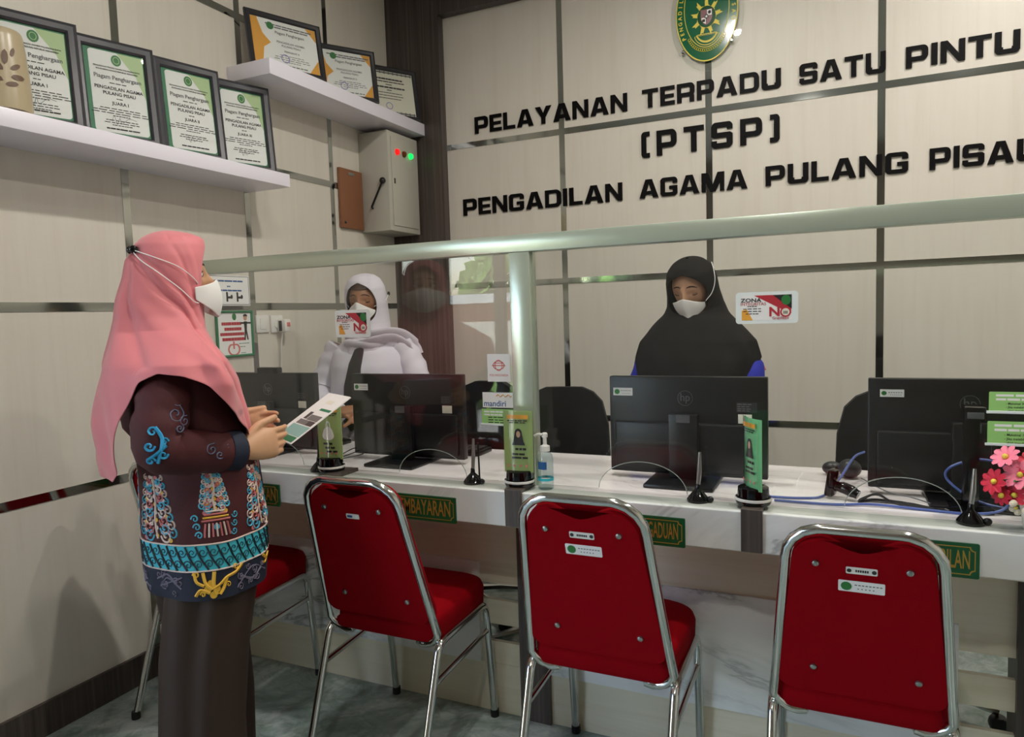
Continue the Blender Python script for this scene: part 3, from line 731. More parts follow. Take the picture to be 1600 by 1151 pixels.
p = thing('photo_notice', 'white paper notice with small pictograms on the left wall above the green framed poster', 'poster', (XL+.0035, 2.385, 1.547), LEFTROT)
MB().box(-.122, .122, -.068, .068, 0, .003).build('sheet', 'paper', p, False)
MB().ringprism(rrect(-.118, -.064, .118, .064, .001, 1), rrect(-.116, -.062, .116, .062, .001, 1), .003, .0034).build('border', 'ink', p, False)
mb = MB(); microlines(mb, -.10, .085, .042, .007, .003, 5, .08); microlines(mb, -.01, .01, .018, .006, .003, 2); microlines(mb, -.07, .075, .0, .007, .003, 5, .08); mb.build('print', 'blue_text', p, False)
mb = MB()
for x in (-.06, 0, .06):
    mb.box(x-.018, x-.008, -.05, -.015, .003, .0034); mb.ball((x-.013, -.012, .003), (.006, .006, .0005), 8, 4); mb.box(x-.008, x+.014, -.036, -.026, .003, .0034); mb.ball((x+.013, -.028, .003), (.007, .01, .0005), 8, 4)
mb.build('pictograms', 'ink', p)
p = thing('power_poster', 'green framed white poster with red lettering and a power symbol on the left wall', 'poster', (XL+.0035, 2.405, 1.352), LEFTROT)
picture_frame(p, .215, .208, .010, .012, 'strip_green')
MB().box(-.105, .105, -.102, .102, 0, .003).build('sheet', 'paper', p, False)
MB().prism(arc(.0, .077, .012, .016, 0, 360, 18)[:-1], .003, .0034).build('seal', 'green', p, False)
mb = MB()
for y, a, b, n in ((.046, -.075, .04, 2), (.022, -.06, .04, 2), (-.001, -.085, .055, 3), (-.024, -.075, .055, 2)): microlines(mb, a, b, y, .014, .003, n*4, .06)
mb.build('red_headline', 'red_print', p, False)
mb = MB(); mb.ringprism(arc(-.01, -.07, .036, .030, 125, 415, 24), arc(-.01, -.07, .027, .022, 125, 415, 24), .003, .0036); mb.box(-.015, -.006, -.068, -.034, .003, .0037); mb.build('power_symbol', 'pink_print', p, False)
mb = MB(); mb.ball((.065, .072, .003), (.011, .014, .0008), 12, 6); mb.build('figure_head', mat('print_skin', 'c99a7a', .6), p)
mb = MB(); mb.prism([(.055, .055), (.075, .055), (.072, .015), (.08, -.03), (.072, -.03), (.066, .0), (.062, -.032), (.054, -.03), (.058, .015)], .003, .0034); mb.box(.035, .097, .044, .052, .003, .0034); mb.prism(arc(.065, .078, .013, .011, 0, 180, 10), .0038, .0042); mb.build('figure', 'ink', p, False)
mb = MB(); microlines(mb, .02, .085, -.045, .003, .003, 5); microlines(mb, .02, .06, -.06, .003, .003, 3); microlines(mb, .03, .06, -.088, .003, .003, 3); mb.build('small_print', 'strip_green', p, False)
s = thing('light_switch', 'white wall light switch right of the green framed poster', 'switch', (XL, 2.577, 1.393))
MB().box(.0, .010, -.040, .040, -.042, .042, .004).build('plate', 'white_plastic', s); MB().box(.009, .014, -.020, .020, -.026, .026, .002).build('rocker', 'white_plastic', s)
s = thing('wall_socket', 'white wall socket right of the light switch', 'socket', (XL, 2.672, 1.390))
MB().box(0, .010, -.040, .040, -.042, .042, .004).build('plate', 'white_plastic', s); MB().lathe([(.022, 0), (.022, .004)], 20, Matrix.Translation((.010, 0, 0)) @ Matrix.Rotation(PI/2, 4, 'Y')).build('socket_face', 'white_plastic', s)
s = thing('plug_adapter', 'small white plug adapter with a red light pushed into the wall socket', 'adapter', (XL+.0145, 2.685, 1.385))
MB().box(0, .05, -.020, .022, -.034, .028, .006).build('body', 'white_plastic', s)
MB().box(.05, .052, -.008, .014, -.008, .012, .001).build('light', 'pink_print', s); MB().box(.012, .03, -.024, -.0195, -.03, .02, .002).build('plug', 'black_plastic', s)
MB().tube(curve([(.02, -.005, -.036), (.012, -.01, -.10), (.0, -.008, -.22), (.004, -.02, -.36), (.006, .0, -.50)]), .0035, 6).build('cord', 'white_plastic', s)
# ------------------------------------------------------------------ red visitor chairs
def chair_base():
    t = thing('visitor_chair', 'x', 'chair')
    V0, TILT = Vector((0, -.098, .405)), math.atan2(.155, .535)
    up = Vector((0, -math.sin(TILT), math.cos(TILT))); nb = Vector((0, -math.cos(TILT), -math.sin(TILT)))
    BM = Matrix(((1, up.x, nb.x, V0.x), (0, up.y, nb.y, V0.y), (0, up.z, nb.z, V0.z), (0, 0, 0, 1)))   # (x, height, rearward)
    hwid = lambda v: lerp(.204, .158, v/.555)
    R_ = .0125
    # tubes: each side one bent tube = two legs and the rail under the seat
    for s in (-1, 1):
        X = s*.205
        MB().tube(curve([(X, -.252, .012), (X, -.19, .19), (X, -.125, .375)], 6)+curve([(X, -.118, .394), (X, -.098, .413), (X, -.07, .418)], 5), R_, 12).build('leg', 'chrome', t)
        MB().tube(curve([(X, .243, .012), (X, .226, .19), (X, .208, .36)], 6)+curve([(X, .203, .395), (X, .185, .418), (X, .15, .424)], 5), R_, 12).build('leg', 'chrome', t)
        mb = MB().tube([(X, -.075, .418), (X, .155, .424)], R_, 12); mb.tube([(X, -.150, .305), (X, .212, .325)], .009, 10); mb.build('side_rail', 'chrome', t)
        for y in (-.254, .2435): MB().lathe([(.015, 0), (.0155, .012), (.0145, .026)], 14, Matrix.Translation((X, y, 0))).build('foot_cap', 'black_plastic', t)
    rr = .085; loop = []
    w0 = hwid(0); 
    loop += [(-w0+.075, .002), (-w0+.06, 0)]+[(-w0+.06+.06*math.cos(math.radians(a)), .06+.06*math.sin(math.radians(a))) for a in (-105, -125, -145, -165)]
    for v in (.12, .2, .3, .4): loop.append((-hwid(v), v))
    wt = hwid(.46); loop += [(-wt+rr+rr*math.cos(math.radians(a)), .465+rr*math.sin(math.radians(a))) for a in (180, 160, 140, 120, 100, 90)]
    full = loop+[(-x, v) for x, v in loop[::-1]]
    MB().tube([BM @ Vector((-w0+.085, .004, -.05)), BM @ Vector((-w0+.080, .003, -.02))]+[BM @ Vector((x, v, .0)) for x, v in full]+[BM @ Vector((w0-.080, .003, -.02)), BM @ Vector((w0-.085, .004, -.05))], R_, 12).build('back_frame', 'chrome', t)
    # padded back with a dip at the top, seen from behind
    def outline(inset, dip, vb=.075, vt=.528):
        h_ = []
        r = .07
        wb, wtop = hwid(vb)-inset, hwid(vt)-inset
        h_ += arc(wb-.035, vb+.035, .035, .035, -90, 0, 5)+arc(wtop-r, vt-r, r, r, 0, 90, 7)
        if dip:
            for k in range(13):
                x = lerp(.085, -.085, k/12); h_.append((x, vt-dip*(.5+.5*math.cos(PI*x/.085))))
        h_ += arc(-wtop+r, vt-r, r, r, 90, 180, 7)+arc(-wb+.035, vb+.035, .035, .035, 180, 270, 5)
        return h_
    mb = MB(); rg = []
    A = outline(.008, .026)
    for z, k in ((-.012, 1.0), (.004, 1.0), (.009, .985)):
        rg.append([BM @ Vector((x*k, .30+(v-.30)*k, z)) for x, v in A])
    mb.loft(rg); mb.build('back_cover', 'fabric_red', t, True, 50)
    mb = MB(); rg = []; A = outline(.0125, 0, .06, .531)
    for z, k in ((-.010, .97), (-.014, 1.0), (-.040, 1.0), (-.052, .96), (-.058, .85)):
        rg.append([BM @ Vector((x*k, .30+(v-.30)*k, z)) for x, v in A])
    mb.loft(rg); mb.build('backrest', 'fabric_red', t, True, 50)
    # seat cushion
    mb = MB(); rg = []
    S_ = [(x, y) for x, y in (arc(.192-.03, -.112+.03, .03, .03, -90, 0, 4)+arc(.205-.10, .262-.10, .10, .10, 0, 90, 8)+arc(-.205+.10, .262-.10, .10, .10, 90, 180, 8)+arc(-.192+.03, -.112+.03, .03, .03, 180, 270, 4))]
    for z, k in ((.412, .97), (.418, 1.0), (.478, 1.012), (.494, .985), (.503, .9), (.508, .6)):
        rg.append([(x*k, .06+(y-.06)*k, z) for x, y in S_])
    mb.loft(rg); mb.build('seat', 'fabric_red', t, True, 60)
    for x, v in ((-.098, .462), (.098, .462), (-.105, .155), (.125, .155)):
        MB().lathe([(.0085, 0), (.0075, .004), (.004, .006)], 12, BM @ Matrix.Translation((x, v, .009))).build('screw', 'steel', t)
    return t, BM
ch, BM = chair_base()
def flatpart(t, name, x, v, w, h_, m, z=.0092):
    mb = MB(); mb.prism(rrect(x-w/2, v-h_/2, x+w/2, v+h_/2, .003), z, z+.0012, BM); return mb.build(name, m, t, False)
def stickers(t, tagm, big):
    if tagm:
        flatpart(t, 'maker_tag', -.0, .452, .066, .018, 'white_plastic'); mb = MB()
        for x in (-.026, .026): mb.prism(arc(x, .452, .005, .005, 0, 360, 12)[:-1], .0104, .0112, BM)
        for k in range(6): mb.prism(rrect(-.013+k*.0048, .449, -.0095+k*.0048, .455, .0005, 1), .0104, .011, BM)
        mb.build('tag_print', 'frameblack', t, False)
    if big:
        flatpart(t, 'sticker', .0, .408, .098, .030, 'paper')
        MB().prism(arc(-.032, .408, .0115, .0115, 0, 360, 18)[:-1], .0104, .0112, BM).build('sticker_seal', 'green', t, False)
        mb = MB()
        for k in range(8): mb.prism(rrect(-.014+k*.0075, .4115, -.009+k*.0075, .414, .0002, 1), .0104, .0109, BM)
        for k in range(5): mb.prism(rrect(-.008+k*.008, .4015, -.005+k*.008, .404, .0002, 1), .0104, .0109, BM)
        mb.build('sticker_print', 'greyink', t, False)
CHAIRS = [(-2.082, 1.897, 0, 'red upholstered chrome chair behind the woman in pink, nearest the left wall'),
          (-1.301, 1.892, 0, 'red upholstered chrome chair with one small white label, in front of the PEMBAYARAN plaque'),
          (-.594, 1.905, 0, 'red upholstered chrome chair before the PENGADUAN plaque, white sticker on its back'),
          (.045, 1.945, 0, 'rightmost red upholstered chrome chair, largest in view, with a white sticker on its back')]
roots = []
for i, (x, y, a, l) in enumerate(CHAIRS):
    t = ch if i == 0 else copy_tree(ch)
    t.location = (x, y, 0); t.rotation_euler = (0, 0, math.radians(a)); tag(t, l, 'chair', 'red visitor chairs at the counter'); roots.append(t)
    if i == 3: t.scale = (.965, .965, .965)
flatpart(roots[1], 'sticker', 0, .438, .046, .016, 'paper'); flatpart(roots[1], 'sticker_print', -.010, .438, .018, .007, 'blue_text', .0105)
o = MB().prism([(-.185, .035), (-.165, .030), (-.158, .075), (-.166, .098), (-.188, .110)], -.006, .001, BM).build('torn_lining', 'paper', roots[1], False); o['label'] = 'torn white lining'
stickers(roots[2], True, True); stickers(roots[3], True, True)

M['logo_grey'] = mat('logo_grey', '8d908e', .4)
# ------------------------------------------------------------------ desk computers on the counter
def computer(x, y, label, m, bump_, seal, rz=0):
    t = thing('desktop_computer', label, 'computer', (x, y, CT), rz, 'all in one computers seen from behind')
    MB().box(-.245, .245, 0, .030, .018, .330, .004).build('screen_housing', m, t)
    MB().box(-.238, .238, .030, .0315, .05, .324).build('screen', 'gloss_black', t, False)
    mb = MB().box(-.225, .225, -.016, .001, .03, .185, .008); mb.build('rear_cover', m, t)
    mb = MB().box(-.045, .045, -.04, -.014, .012, .215, .004); mb.box(-.105, .105, -.135, .10, 0, .013, .005); mb.build('stand', m, t)
    MB().box(-.021, .021, -.0405, -.0398, .19, .215).build('stand_shine', 'mid_plastic', t, False)
    if bump_: MB().box(-.055, .055, .0, .032, .325, .352, .004).build('webcam', m, t)
    mt = Matrix.Translation((0, 0, .262)) @ Matrix.Rotation(PI/2, 4, 'X')
    mb = MB(); mb.ringprism(arc(0, 0, .024, .024, 0, 360, 28)[:-1], arc(0, 0, .0225, .0225, 0, 360, 28)[:-1], 0, .0008)
    o = mb.build('logo_ring', 'logo_grey' if bump_ else 'mid_plastic', t, False); o.location = (0, -.0002, .262); o.rotation_euler = WALLROT
    text('hp', .036, 'logo_grey' if bump_ else 'mid_plastic', t, (0, -.0008, .264), (PI/2, 0, 0), .0, .0004, .9)
    MB().box(.155, .215, -.0012, 0, .222, .252).build('rating_label', 'frameblack', t, False)
    mb = MB(); mt = Matrix.Rotation(PI/2, 4, 'X')
    for k, yy in enumerate((.247, .240, .233, .227)): 
        xx = .158
        for q in range(3): 
            ww = rnd.uniform(.006, .013); mb.box(xx, xx+ww, -.0018, -.0010, yy-.0012, yy+.0012); xx += ww+.003
    mb.build('label_print', 'greyink', t, False)
    MB().box(.160, .200, -.0012, 0, .188, .216).build('label', 'papercream', t, False)
    if seal:
        MB().box(-.232, -.168, -.0012, 0, .267, .292).build('sticker', 'paper', t, False)
        o = MB().prism(arc(0, 0, .0085, .0085, 0, 360, 18)[:-1], 0, .0006).build('sticker_seal', 'green', t, False); o.location = (-.219, -.0012, .2795); o.rotation_euler = WALLROT
        mb = MB()
        for k in range(6): mb.box(-.207+k*.006, -.203+k*.006, -.0017, -.0011, .282, .284); mb.box(-.203+k*.005, -.201+k*.005, -.0017, -.0011, .273, .275)
        mb.build('sticker_print', 'greyink', t, False)
    return t
computer(-2.166, 2.25, 'charcoal desktop computer with a webcam on top, behind the woman in pink', 'dark_plastic', True, False)
computer(-1.483, 2.24, 'black desktop computer in front of the officer in white', 'black_plastic', False, True)
computer(-.442, 2.24, 'black desktop computer in front of the officer in black', 'black_plastic', False, True)
computer(.318, 2.24, 'black desktop computer at the right edge, behind the green cards', 'black_plastic', False, False)
_c = [o for o in bpy.data.objects if o.name.startswith('desktop_computer') and abs(o.location.x-.318) < .01][0]
MB().box(-.216, -.156, -.0012, 0, .278, .299).build('sticker', 'paper', _c, False)
o = MB().prism(arc(0, 0, .0068, .006, 0, 360, 18)[:-1], 0, .0006).build('sticker_seal', 'green', _c, False); o.location = (-.206, -.0012, .2885); o.rotation_euler = WALLROT
mb = MB()
for k in range(6): mb.box(-.195+k*.006, -.191+k*.006, -.0017, -.0011, .2895, .2915); mb.box(-.190+k*.005, -.188+k*.005, -.0017, -.0011, .283, .285)
mb.build('sticker_print', 'greyink', _c, False)
# keyboards behind the computers, on the counter
for x, l in ((-2.16, 'black keyboard between the charcoal computer and the left wall side officer'), (-1.47, 'black keyboard on the officer side of the second computer'), (-.45, 'black keyboard on the officer side of the third computer')):
    k = thing('keyboard', l, 'keyboard', (x, 2.45, CT), 0, 'keyboards on the counter'); MB().box(-.21, .21, -.06, .06, 0, .018, .004).build('body', 'black_plastic', k)
    mb = MB()
    for r in range(5):
        for c in range(14): mb.box(-.2+c*.0286, -.2+c*.0286+.024, -.052+r*.021, -.052+r*.021+.017, .018, .024)
    mb.build('keys', 'dark_plastic', k, False)
# green placard stands
def placard(x, y, rz, label, m, style):
    t = thing('placard_stand', label, 'sign', (x, y, CT+.0125), rz, 'green placard stands along the counter front')
    MB().lathe([(.044, 0), (.046, .004), (.046, .010)], 32).build('base_plate', 'gloss_black', t)
    MB().lathe([(.0465, .010), (.0472, .012), (.0472, .016), (.0465, .018)], 32, cap=False).build('white_ring', 'white_plastic', t)
    MB().lathe([(.040, .010), (.042, .018), (.040, .044), (.037, .046)], 32).build('holder', 'gloss_black', t)
    W, Hh = .047, .192
    def sheet(z0, z1, w, y0, y1):        # gently bowed vertical sheet
        n = 10; f = []; bk = []
        mb = MB(); rg = []
        for z in (z0, z1):
            rg.append([(lerp(-w, w, k/n), y0-.010*(1-(2*k/n-1)**2), z) for k in range(n+1)]+[(lerp(w, -w, k/n), y1-.010*(1-(2*k/n-1)**2), z) for k in range(n+1)])
        mb.loft(rg); return mb
    sheet(.040, .040+Hh, W, -.002, .002).build('print_sheet', m, t)
    sheet(.038, .042+Hh, W+.002, -.0055, -.0042).build('clear_cover', 'acrylic', t)
    def pr(name, mb, mm): 
        o = mb.build(name, mm, t, False); o.rotation_euler = WALLROT; o.location = (0, -.0128, .136); return o
    mb = MB(); mb.box(-.030, .038, .072, .084, 0, .0004); pr('title_band', mb, 'orange')
    mb = MB(); microlines(mb, -.030, .038, .066, .003, 0, 5); microlines(mb, -.024, .03, .060, .003, 0, 4)
    if style == 'bag':
        for k in range(3): microlines(mb, -.02+k*.006, .018+k*.01, -.040-k*.014, .007, 0, 2)
    else:
        microlines(mb, -.006, .032, -.022, .007, 0, 3); microlines(mb, -.016, .026, -.038, .006, 0, 2, .1); microlines(mb, -.018, .036, -.049, .006, 0, 2, .1)
    pr('lettering', mb, 'ink')
    if style == 'bag':
        mb = MB().prism(arc(0, -.012, .023, .016, 180, 360, 12)+arc(0, -.010, .021, .030, 20, 160, 12), 0, .0004); pr('bag_picture', mb, 'paper'); mb = MB().ringprism(arc(0, .018, .010, .022, 0, 180, 12), arc(0, .018, .0065, .017, 0, 180, 12), .0004, .0008); pr('bag_handle', mb, 'white_plastic')
    else:
        mb = MB().prism(arc(.005, -.010, .021, .018, 0, 180, 12), 0, .0004); mb.prism(arc(.005, .026, .012, .016, 0, 360, 16)[:-1], .0, .0006); mb.prism([(-.007, .024), (.017, .024), (.022, .0), (-.012, .0)], 0, .0005); pr('portrait_scarf', mb, 'frameblack')
        mb = MB().prism(arc(.005, .024, .0065, .010, 0, 360, 16)[:-1], .0006, .0010); pr('portrait_face', mb, mat('print_face', 'd6a889', .5))
    mb = MB()
    for k in range(4): mb.prism(arc(-.03+k*.02, -.074, .004, .004, 0, 360, 10)[:-1], 0, .0004)
    pr('icons', mb, 'pink_print')
    return t
placard(-1.632, 1.982, math.radians(8), 'green placard stand beside the paper held by the woman in pink', 'placard_green', 'bag')
placard(-.905, 1.985, math.radians(4), 'green placard stand on the dark divider beside the pump bottle', 'placard_green', 'lady')
placard(-.212, 1.985, math.radians(-58), 'mint green placard stand turned edge on, in front of the third computer', 'placard_mint', 'lady')
# slim desk microphones
for x, y, h_, tw, l in ((-1.705, 2.000, .13, 0, 'slim black desk stand beside the leftmost placard'), (-1.078, 2.002, .145, 1, 'slim black and silver desk stand with two stems, left of the middle placard'),
                        (-.362, 2.002, .14, 2, 'slim black and silver desk stand in front of the third computer'), (.289, 1.998, .135, 2, 'slim black and silver desk stand left of the flower vase')):
    t = thing('desk_microphone', l, 'microphone', (x, y, CT+.0005), 0, 'slim stands on the counter ledge')
    MB().lathe([(.030, 0), (.031, .006), (.026, .014), (.016, .026), (.008, .034), (.006, .05)], 22).build('base', 'gloss_black', t)
    MB().tube([(0, 0, .04), (.004, 0, h_*.6), (.006, 0, h_)], [.0055, .0065, .004] if tw else [.005, .005, .004], 10).build('stem', 'steel' if tw else 'black_plastic', t)
    if tw == 1: MB().tube([(.018, .012, .0), (.016, .012, h_*.9)], .003, 8).build('rod', 'black_plastic', t)
    MB().ball((.034, -.004, .009), (.010, .008, .009)).build('knob', 'black_plastic', t)
# pump bottle
t = thing('pump_bottle', 'clear pump bottle of hand gel with blue label beside the middle placard', 'bottle', (-.826, 2.008, CT))
MB().lathe([(.021, 0), (.024, .003), (.0245, .09), (.022, .105), (.013, .117), (.0125, .122)], 28).build('bottle', 'liquid', t)
MB().lathe([(.0249, .028), (.0249, .036)], 28, cap=False).build('label_band', 'teal', t)
mb = MB()
for a0, a1, z0, z1 in ((-130, -60, .064, .088),): mb.loft([[(.025*math.cos(math.radians(a)), .025*math.sin(math.radians(a)), z) for a in range(a0, a1+1, 10)] for z in (z0, z1)], False, False)
mb.build('label', 'blue_text', t)
MB().lathe([(.015, .118), (.015, .134), (.008, .137), (.006, .139), (.006, .160), (.009, .161), (.009, .172), (.006, .175)], 20).build('pump', 'white_plastic', t)
MB().tube(curve([(.0, 0, .167), (-.02, 0, .169), (-.034, 0, .163)], 4), .0045, 8).build('nozzle', 'white_plastic', t)
# gadgets and cables at the right
t = thing('barcode_scanner', 'black hand scanner lying on the counter in front of the rightmost computer', 'scanner', (-.005, 2.15, CT), math.radians(-20))
MB().box(-.034, -.010, -.022, .022, .002, .080, .008, Matrix.Rotation(.15, 4, 'Y')).build('head', 'gloss_black', t)
MB().tube(curve([(-.02, 0, .035), (.02, 0, .032), (.055, 0, .018)], 5), [.014]*4+[.016]*5+[.013]*2, 12).build('grip', 'gloss_black', t)
t = thing('round_webcam', 'small dark rounded webcam on the counter left of the rightmost computer', 'webcam', (.028, 2.42, CT)); MB().ball((0, 0, .03), (.034, .03, .03)).build('body', 'dark_plastic', t); MB().ball((-.05, .03, .022), (.03, .025, .022)).build('foot', 'dark_plastic', t)
t = thing('document_camera', 'black document camera with an upright arm in front of the rightmost computer', 'camera', (.305, 2.125, CT))
MB().box(-.05, .05, -.035, .06, 0, .014, .004).build('base', 'gloss_black', t); MB().box(-.018, .018, -.012, .012, .012, .245, .003).build('column', 'gloss_black', t)
MB().box(-.022, .026, -.05, .012, .240, .275, .005).build('head', 'gloss_black', t); MB().box(-.016, .020, -.0508, -.049, .246, .262, .0005).build('lens_window', 'mid_plastic', t)
mb = MB().tube(curve([(-.184, 2.10, .864), (-.10, 2.11, .864), (-.04, 2.15, .866), (.0, 2.25, .895), (.04, 2.40, .93), (.07, 2.47, .935)]), .0035, 8)
tag(mb.build('network_cable', 'blue_cable'), 'blue cable rising past the hand scanner to the rightmost computer', 'cable')
mb = MB().tube(curve([(-.165, 2.065, .8638), (-.02, 2.068, .8638), (.08, 2.09, .866), (.20, 2.085, .8638), (.30, 2.077, .8638), (.375, 2.105, .875), (.40, 2.15, .92), (.385, 2.17, .97), (.33, 2.175, .985), (.265, 2.172, .96), (.262, 2.168, .925), (.33, 2.14, .88), (.44, 2.12, .866)]), .0035, 8)
tag(mb.build('network_cable', 'blue_cable'), 'blue cable looped around the document camera in front of the rightmost computer', 'cable')
mb = MB()
for k in range(4):
    p = [(.055+rnd.uniform(-.01, .01), 2.12+k*.006, .864), (.09, 2.115+k*.008, .890-k*.003), (.13, 2.105+k*.004, .870), (.19, 2.095+k*.004, .864), (.225, 2.10, .864), (.17, 2.12+k*.005, .866), (.09, 2.14+k*.004, .866)]
    mb.tube(curve(p, 6, True), .0022, 6, True)
tag(mb.build('cable_bundle', 'black_plastic'), 'tied bundle of thin black cable on the counter below the rightmost computer', 'cable')
mb = MB().tube(curve([(.06, 2.40, .866), (.12, 2.17, .884), (.17, 2.13, .884), (.23, 2.12, .868), (.262, 2.09, .863)]), .0018, 6)
tag(mb.build('thin_cable', 'greyink'), 'thin grey cable arching over the black cable bundle', 'cable')
mb = MB()
for k in range(3): mb.tube(curve([(-1.80+k*.015, 2.36, .865), (-1.74, 2.30+k*.02, .88), (-1.72+k*.02, 2.22, .90-k*.01), (-1.76, 2.13, .866)]), .002, 6)
tag(mb.build('cable_bundle', 'black_plastic'), 'tangle of thin black cables behind the leftmost placard', 'cable')
# flower vase
t = thing('flower_vase', 'small white tapered vase at the right edge of the counter', 'vase', (.428, 1.985, CT+.0005))
MB().lathe([(.034, 0), (.036, .004), (.050, .10), (.053, .125), (.051, .127), (.047, .12), (.035, .02)], 32).build('body', mat('white_ceramic', 'e4e2d6', .25), t)
COLS = {'pink': mat('pink_petal', 'ee7d96', .6), 'red': mat('crimson_petal', 'c8203e', .6), 'coral': mat('coral_petal', 'f08a7c', .6), 'cream': mat('cream_petal', 'efe6cf', .6)}
M['flower_eye'] = mat('flower_eye', 'e8d24a', .6); M['stemgreen'] = mat('stem_green', '3f7a35', .6)
FL = [((.350, 1.955, 1.035), .030, 'pink', 'pink artificial flower, highest on the left of the vase'), ((.376, 1.940, .998), .036, 'pink', 'large pink artificial flower leaning over the vase rim'),
      ((.400, 1.955, 1.020), .034, 'red', 'red artificial flower right of the large pink one'), ((.328, 1.945, .978), .030, 'red', 'red artificial flower with a yellow eye, farthest left of the bouquet'),
      ((.342, 1.94, .948), .022, 'red', 'small crimson flower bud hanging lowest on the left'), ((.365, 1.935, .952), .026, 'red', 'red artificial flower low in front of the vase rim'),
      ((.408, 1.935, .985), .034, 'coral', 'coral artificial flower in front of the vase'), ((.418, 1.955, 1.052), .030, 'coral', 'coral artificial flower at the top of the bouquet'),
      ((.368, 1.930, .925), .022, 'cream', 'cluster of tiny cream flowers drooping beside the vase'), ((.44, 1.96, 1.01), .034, 'red', 'red artificial flower at the frame edge above the vase')]
for i, (p, r, c, l) in enumerate(FL):
    f = thing('artificial_flower', l, 'flower', p, 0, 'artificial flowers in the vase')
    d = (Vector(p)-Vector((.428, 2.03, .93))).normalized(); q = d.to_track_quat('Z', 'Y').to_matrix().to_4x4()
    mb = MB(); n = 9 if c != 'cream' else 0
    for k in range(n):
        a = 2*PI*k/n; rm = q @ Matrix.Rotation(a, 4, 'Z')
        L = [(.004, 0, 0), (.35*r, .16*r, .1*r), (.8*r, .26*r, .22*r), (1.05*r, .1*r, .18*r), (1.05*r, -.1*r, .18*r), (.8*r, -.26*r, .22*r), (.35*r, -.16*r, .1*r)]
        mb.bm.faces.new([mb.bm.verts.new(rm @ Vector(v)) for v in L])
    if c == 'cream':
        for k in range(7): mb.ball((rnd.uniform(-.018, .018), rnd.uniform(-.01, .01), rnd.uniform(-.014, .012)), .008, 8, 5)
    mb.build('petals', COLS[c], f, False)
    MB().ball((d.x*.004, d.y*.004, d.z*.004), .0065 if c != 'cream' else .004, 10, 6).build('flower_eye', 'flower_eye', f)
    e = Vector((.428+rnd.uniform(-.015, .015), 1.985+rnd.uniform(-.015, .015), .975))-Vector(p)
    MB().tube(curve([(0, 0, -.002), e*.5+Vector((0, 0, .012)), e, e+Vector((0, 0, -.08))], 4), .0018, 6).build('stem', 'stemgreen', f)
lf = thing('leaf_spray', 'green leaves among the artificial flowers', 'leaf', (.41, 1.955, .985)); mb = MB()
for k in range(16):
    a, b = rnd.uniform(0, 2*PI), rnd.uniform(-.2, .9); dirv = Vector((math.cos(a), math.sin(a)*.6-.25, b)).normalized(); q = dirv.to_track_quat('X', 'Z').to_matrix().to_4x4()
    mb.bm.faces.new([mb.bm.verts.new(q @ Vector(v)) for v in ((.005, 0, 0), (.03, .010, .004), (.055, .004, 0), (.06, 0, -.004), (.055, -.004, 0), (.03, -.010, .004))])
mb.build('leaves', 'stemgreen', lf, False)

# ------------------------------------------------------------------ black office chairs behind the counter
def office_chair():
    t = thing('office_chair', 'x', 'chair')
    mb = MB(); rg = []
    for v, w, yb in ((0, .14, .02), (.06, .185, .0), (.2, .20, .02), (.36, .195, .03), (.46, .17, .035), (.50, .13, .038), (.52, .08, .04)):
        ring = []
        for k in range(9): x = lerp(-w, w, k/8); ring.append((x, -.24+yb-.05*(1-(x/.2)**2)*0+.05*(x/.2)**2, .56+v))
        for k in range(9): x = lerp(w, -w, k/8); ring.append((x, -.275+yb+.05*(x/.2)**2, .56+v))
        rg.append(ring)
    mb.loft(rg); mb.build('backrest', 'mesh_black', t, True, 60)
    mb = MB(); rg = []
    for z, k in ((.43, .9), (.445, 1), (.48, 1), (.495, .9)): rg.append([(x*k, y*k, z) for x, y in rrect(-.23, -.22, .23, .24, .08)])
    mb.loft(rg); mb.build('seat', 'mesh_black', t, True, 60)
    MB().tube(curve([(0, -.15, .43), (0, -.26, .46), (0, -.30, .56), (0, -.285, .72)]), .022, 10).build('back_support', 'black_plastic', t)
    MB().lathe([(.03, .10), (.03, .25), (.022, .25), (.022, .44)], 16).build('gas_column', 'chrome', t)
    for s in (): MB().tube(curve([(s*.22, -.05, .44), (s*.27, -.05, .50), (s*.27, -.03, .66), (s*.27, .12, .675), (s*.27, .14, .66)]), .014, 8).build('armrest', 'black_plastic', t)
    for k in range(5):
        a = 2*PI*k/5+.3; MB().tube([(0, 0, .11), (.15*math.cos(a), .15*math.sin(a), .095), (.28*math.cos(a), .28*math.sin(a), .07)], [.024, .02, .014], 8).build('base_arm', 'chrome', t)
        MB().lathe([(.026, -.02), (.029, -.012), (.029, .012), (.026, .02)], 14, Matrix.Translation((.28*math.cos(a), .28*math.sin(a), .0295)) @ Matrix.Rotation(PI/2, 4, 'X')).build('caster', 'black_plastic', t)
    return t
oc = office_chair()
for i, (x, y, a, l) in enumerate(((-1.055, 2.68, 190, 'black office chair in the gap between the glass post and the third computer'), (-1.585, 2.88, 170, 'black office chair behind the second computer, right of the officer in white'),
                                  (.20, 2.72, 185, 'black office chair behind the rightmost computer'))):
    t = oc if i == 0 else copy_tree(oc); t.location = (x, y, 0); t.rotation_euler = (0, 0, math.radians(a)); tag(t, l, 'chair', 'office chairs behind the counter')
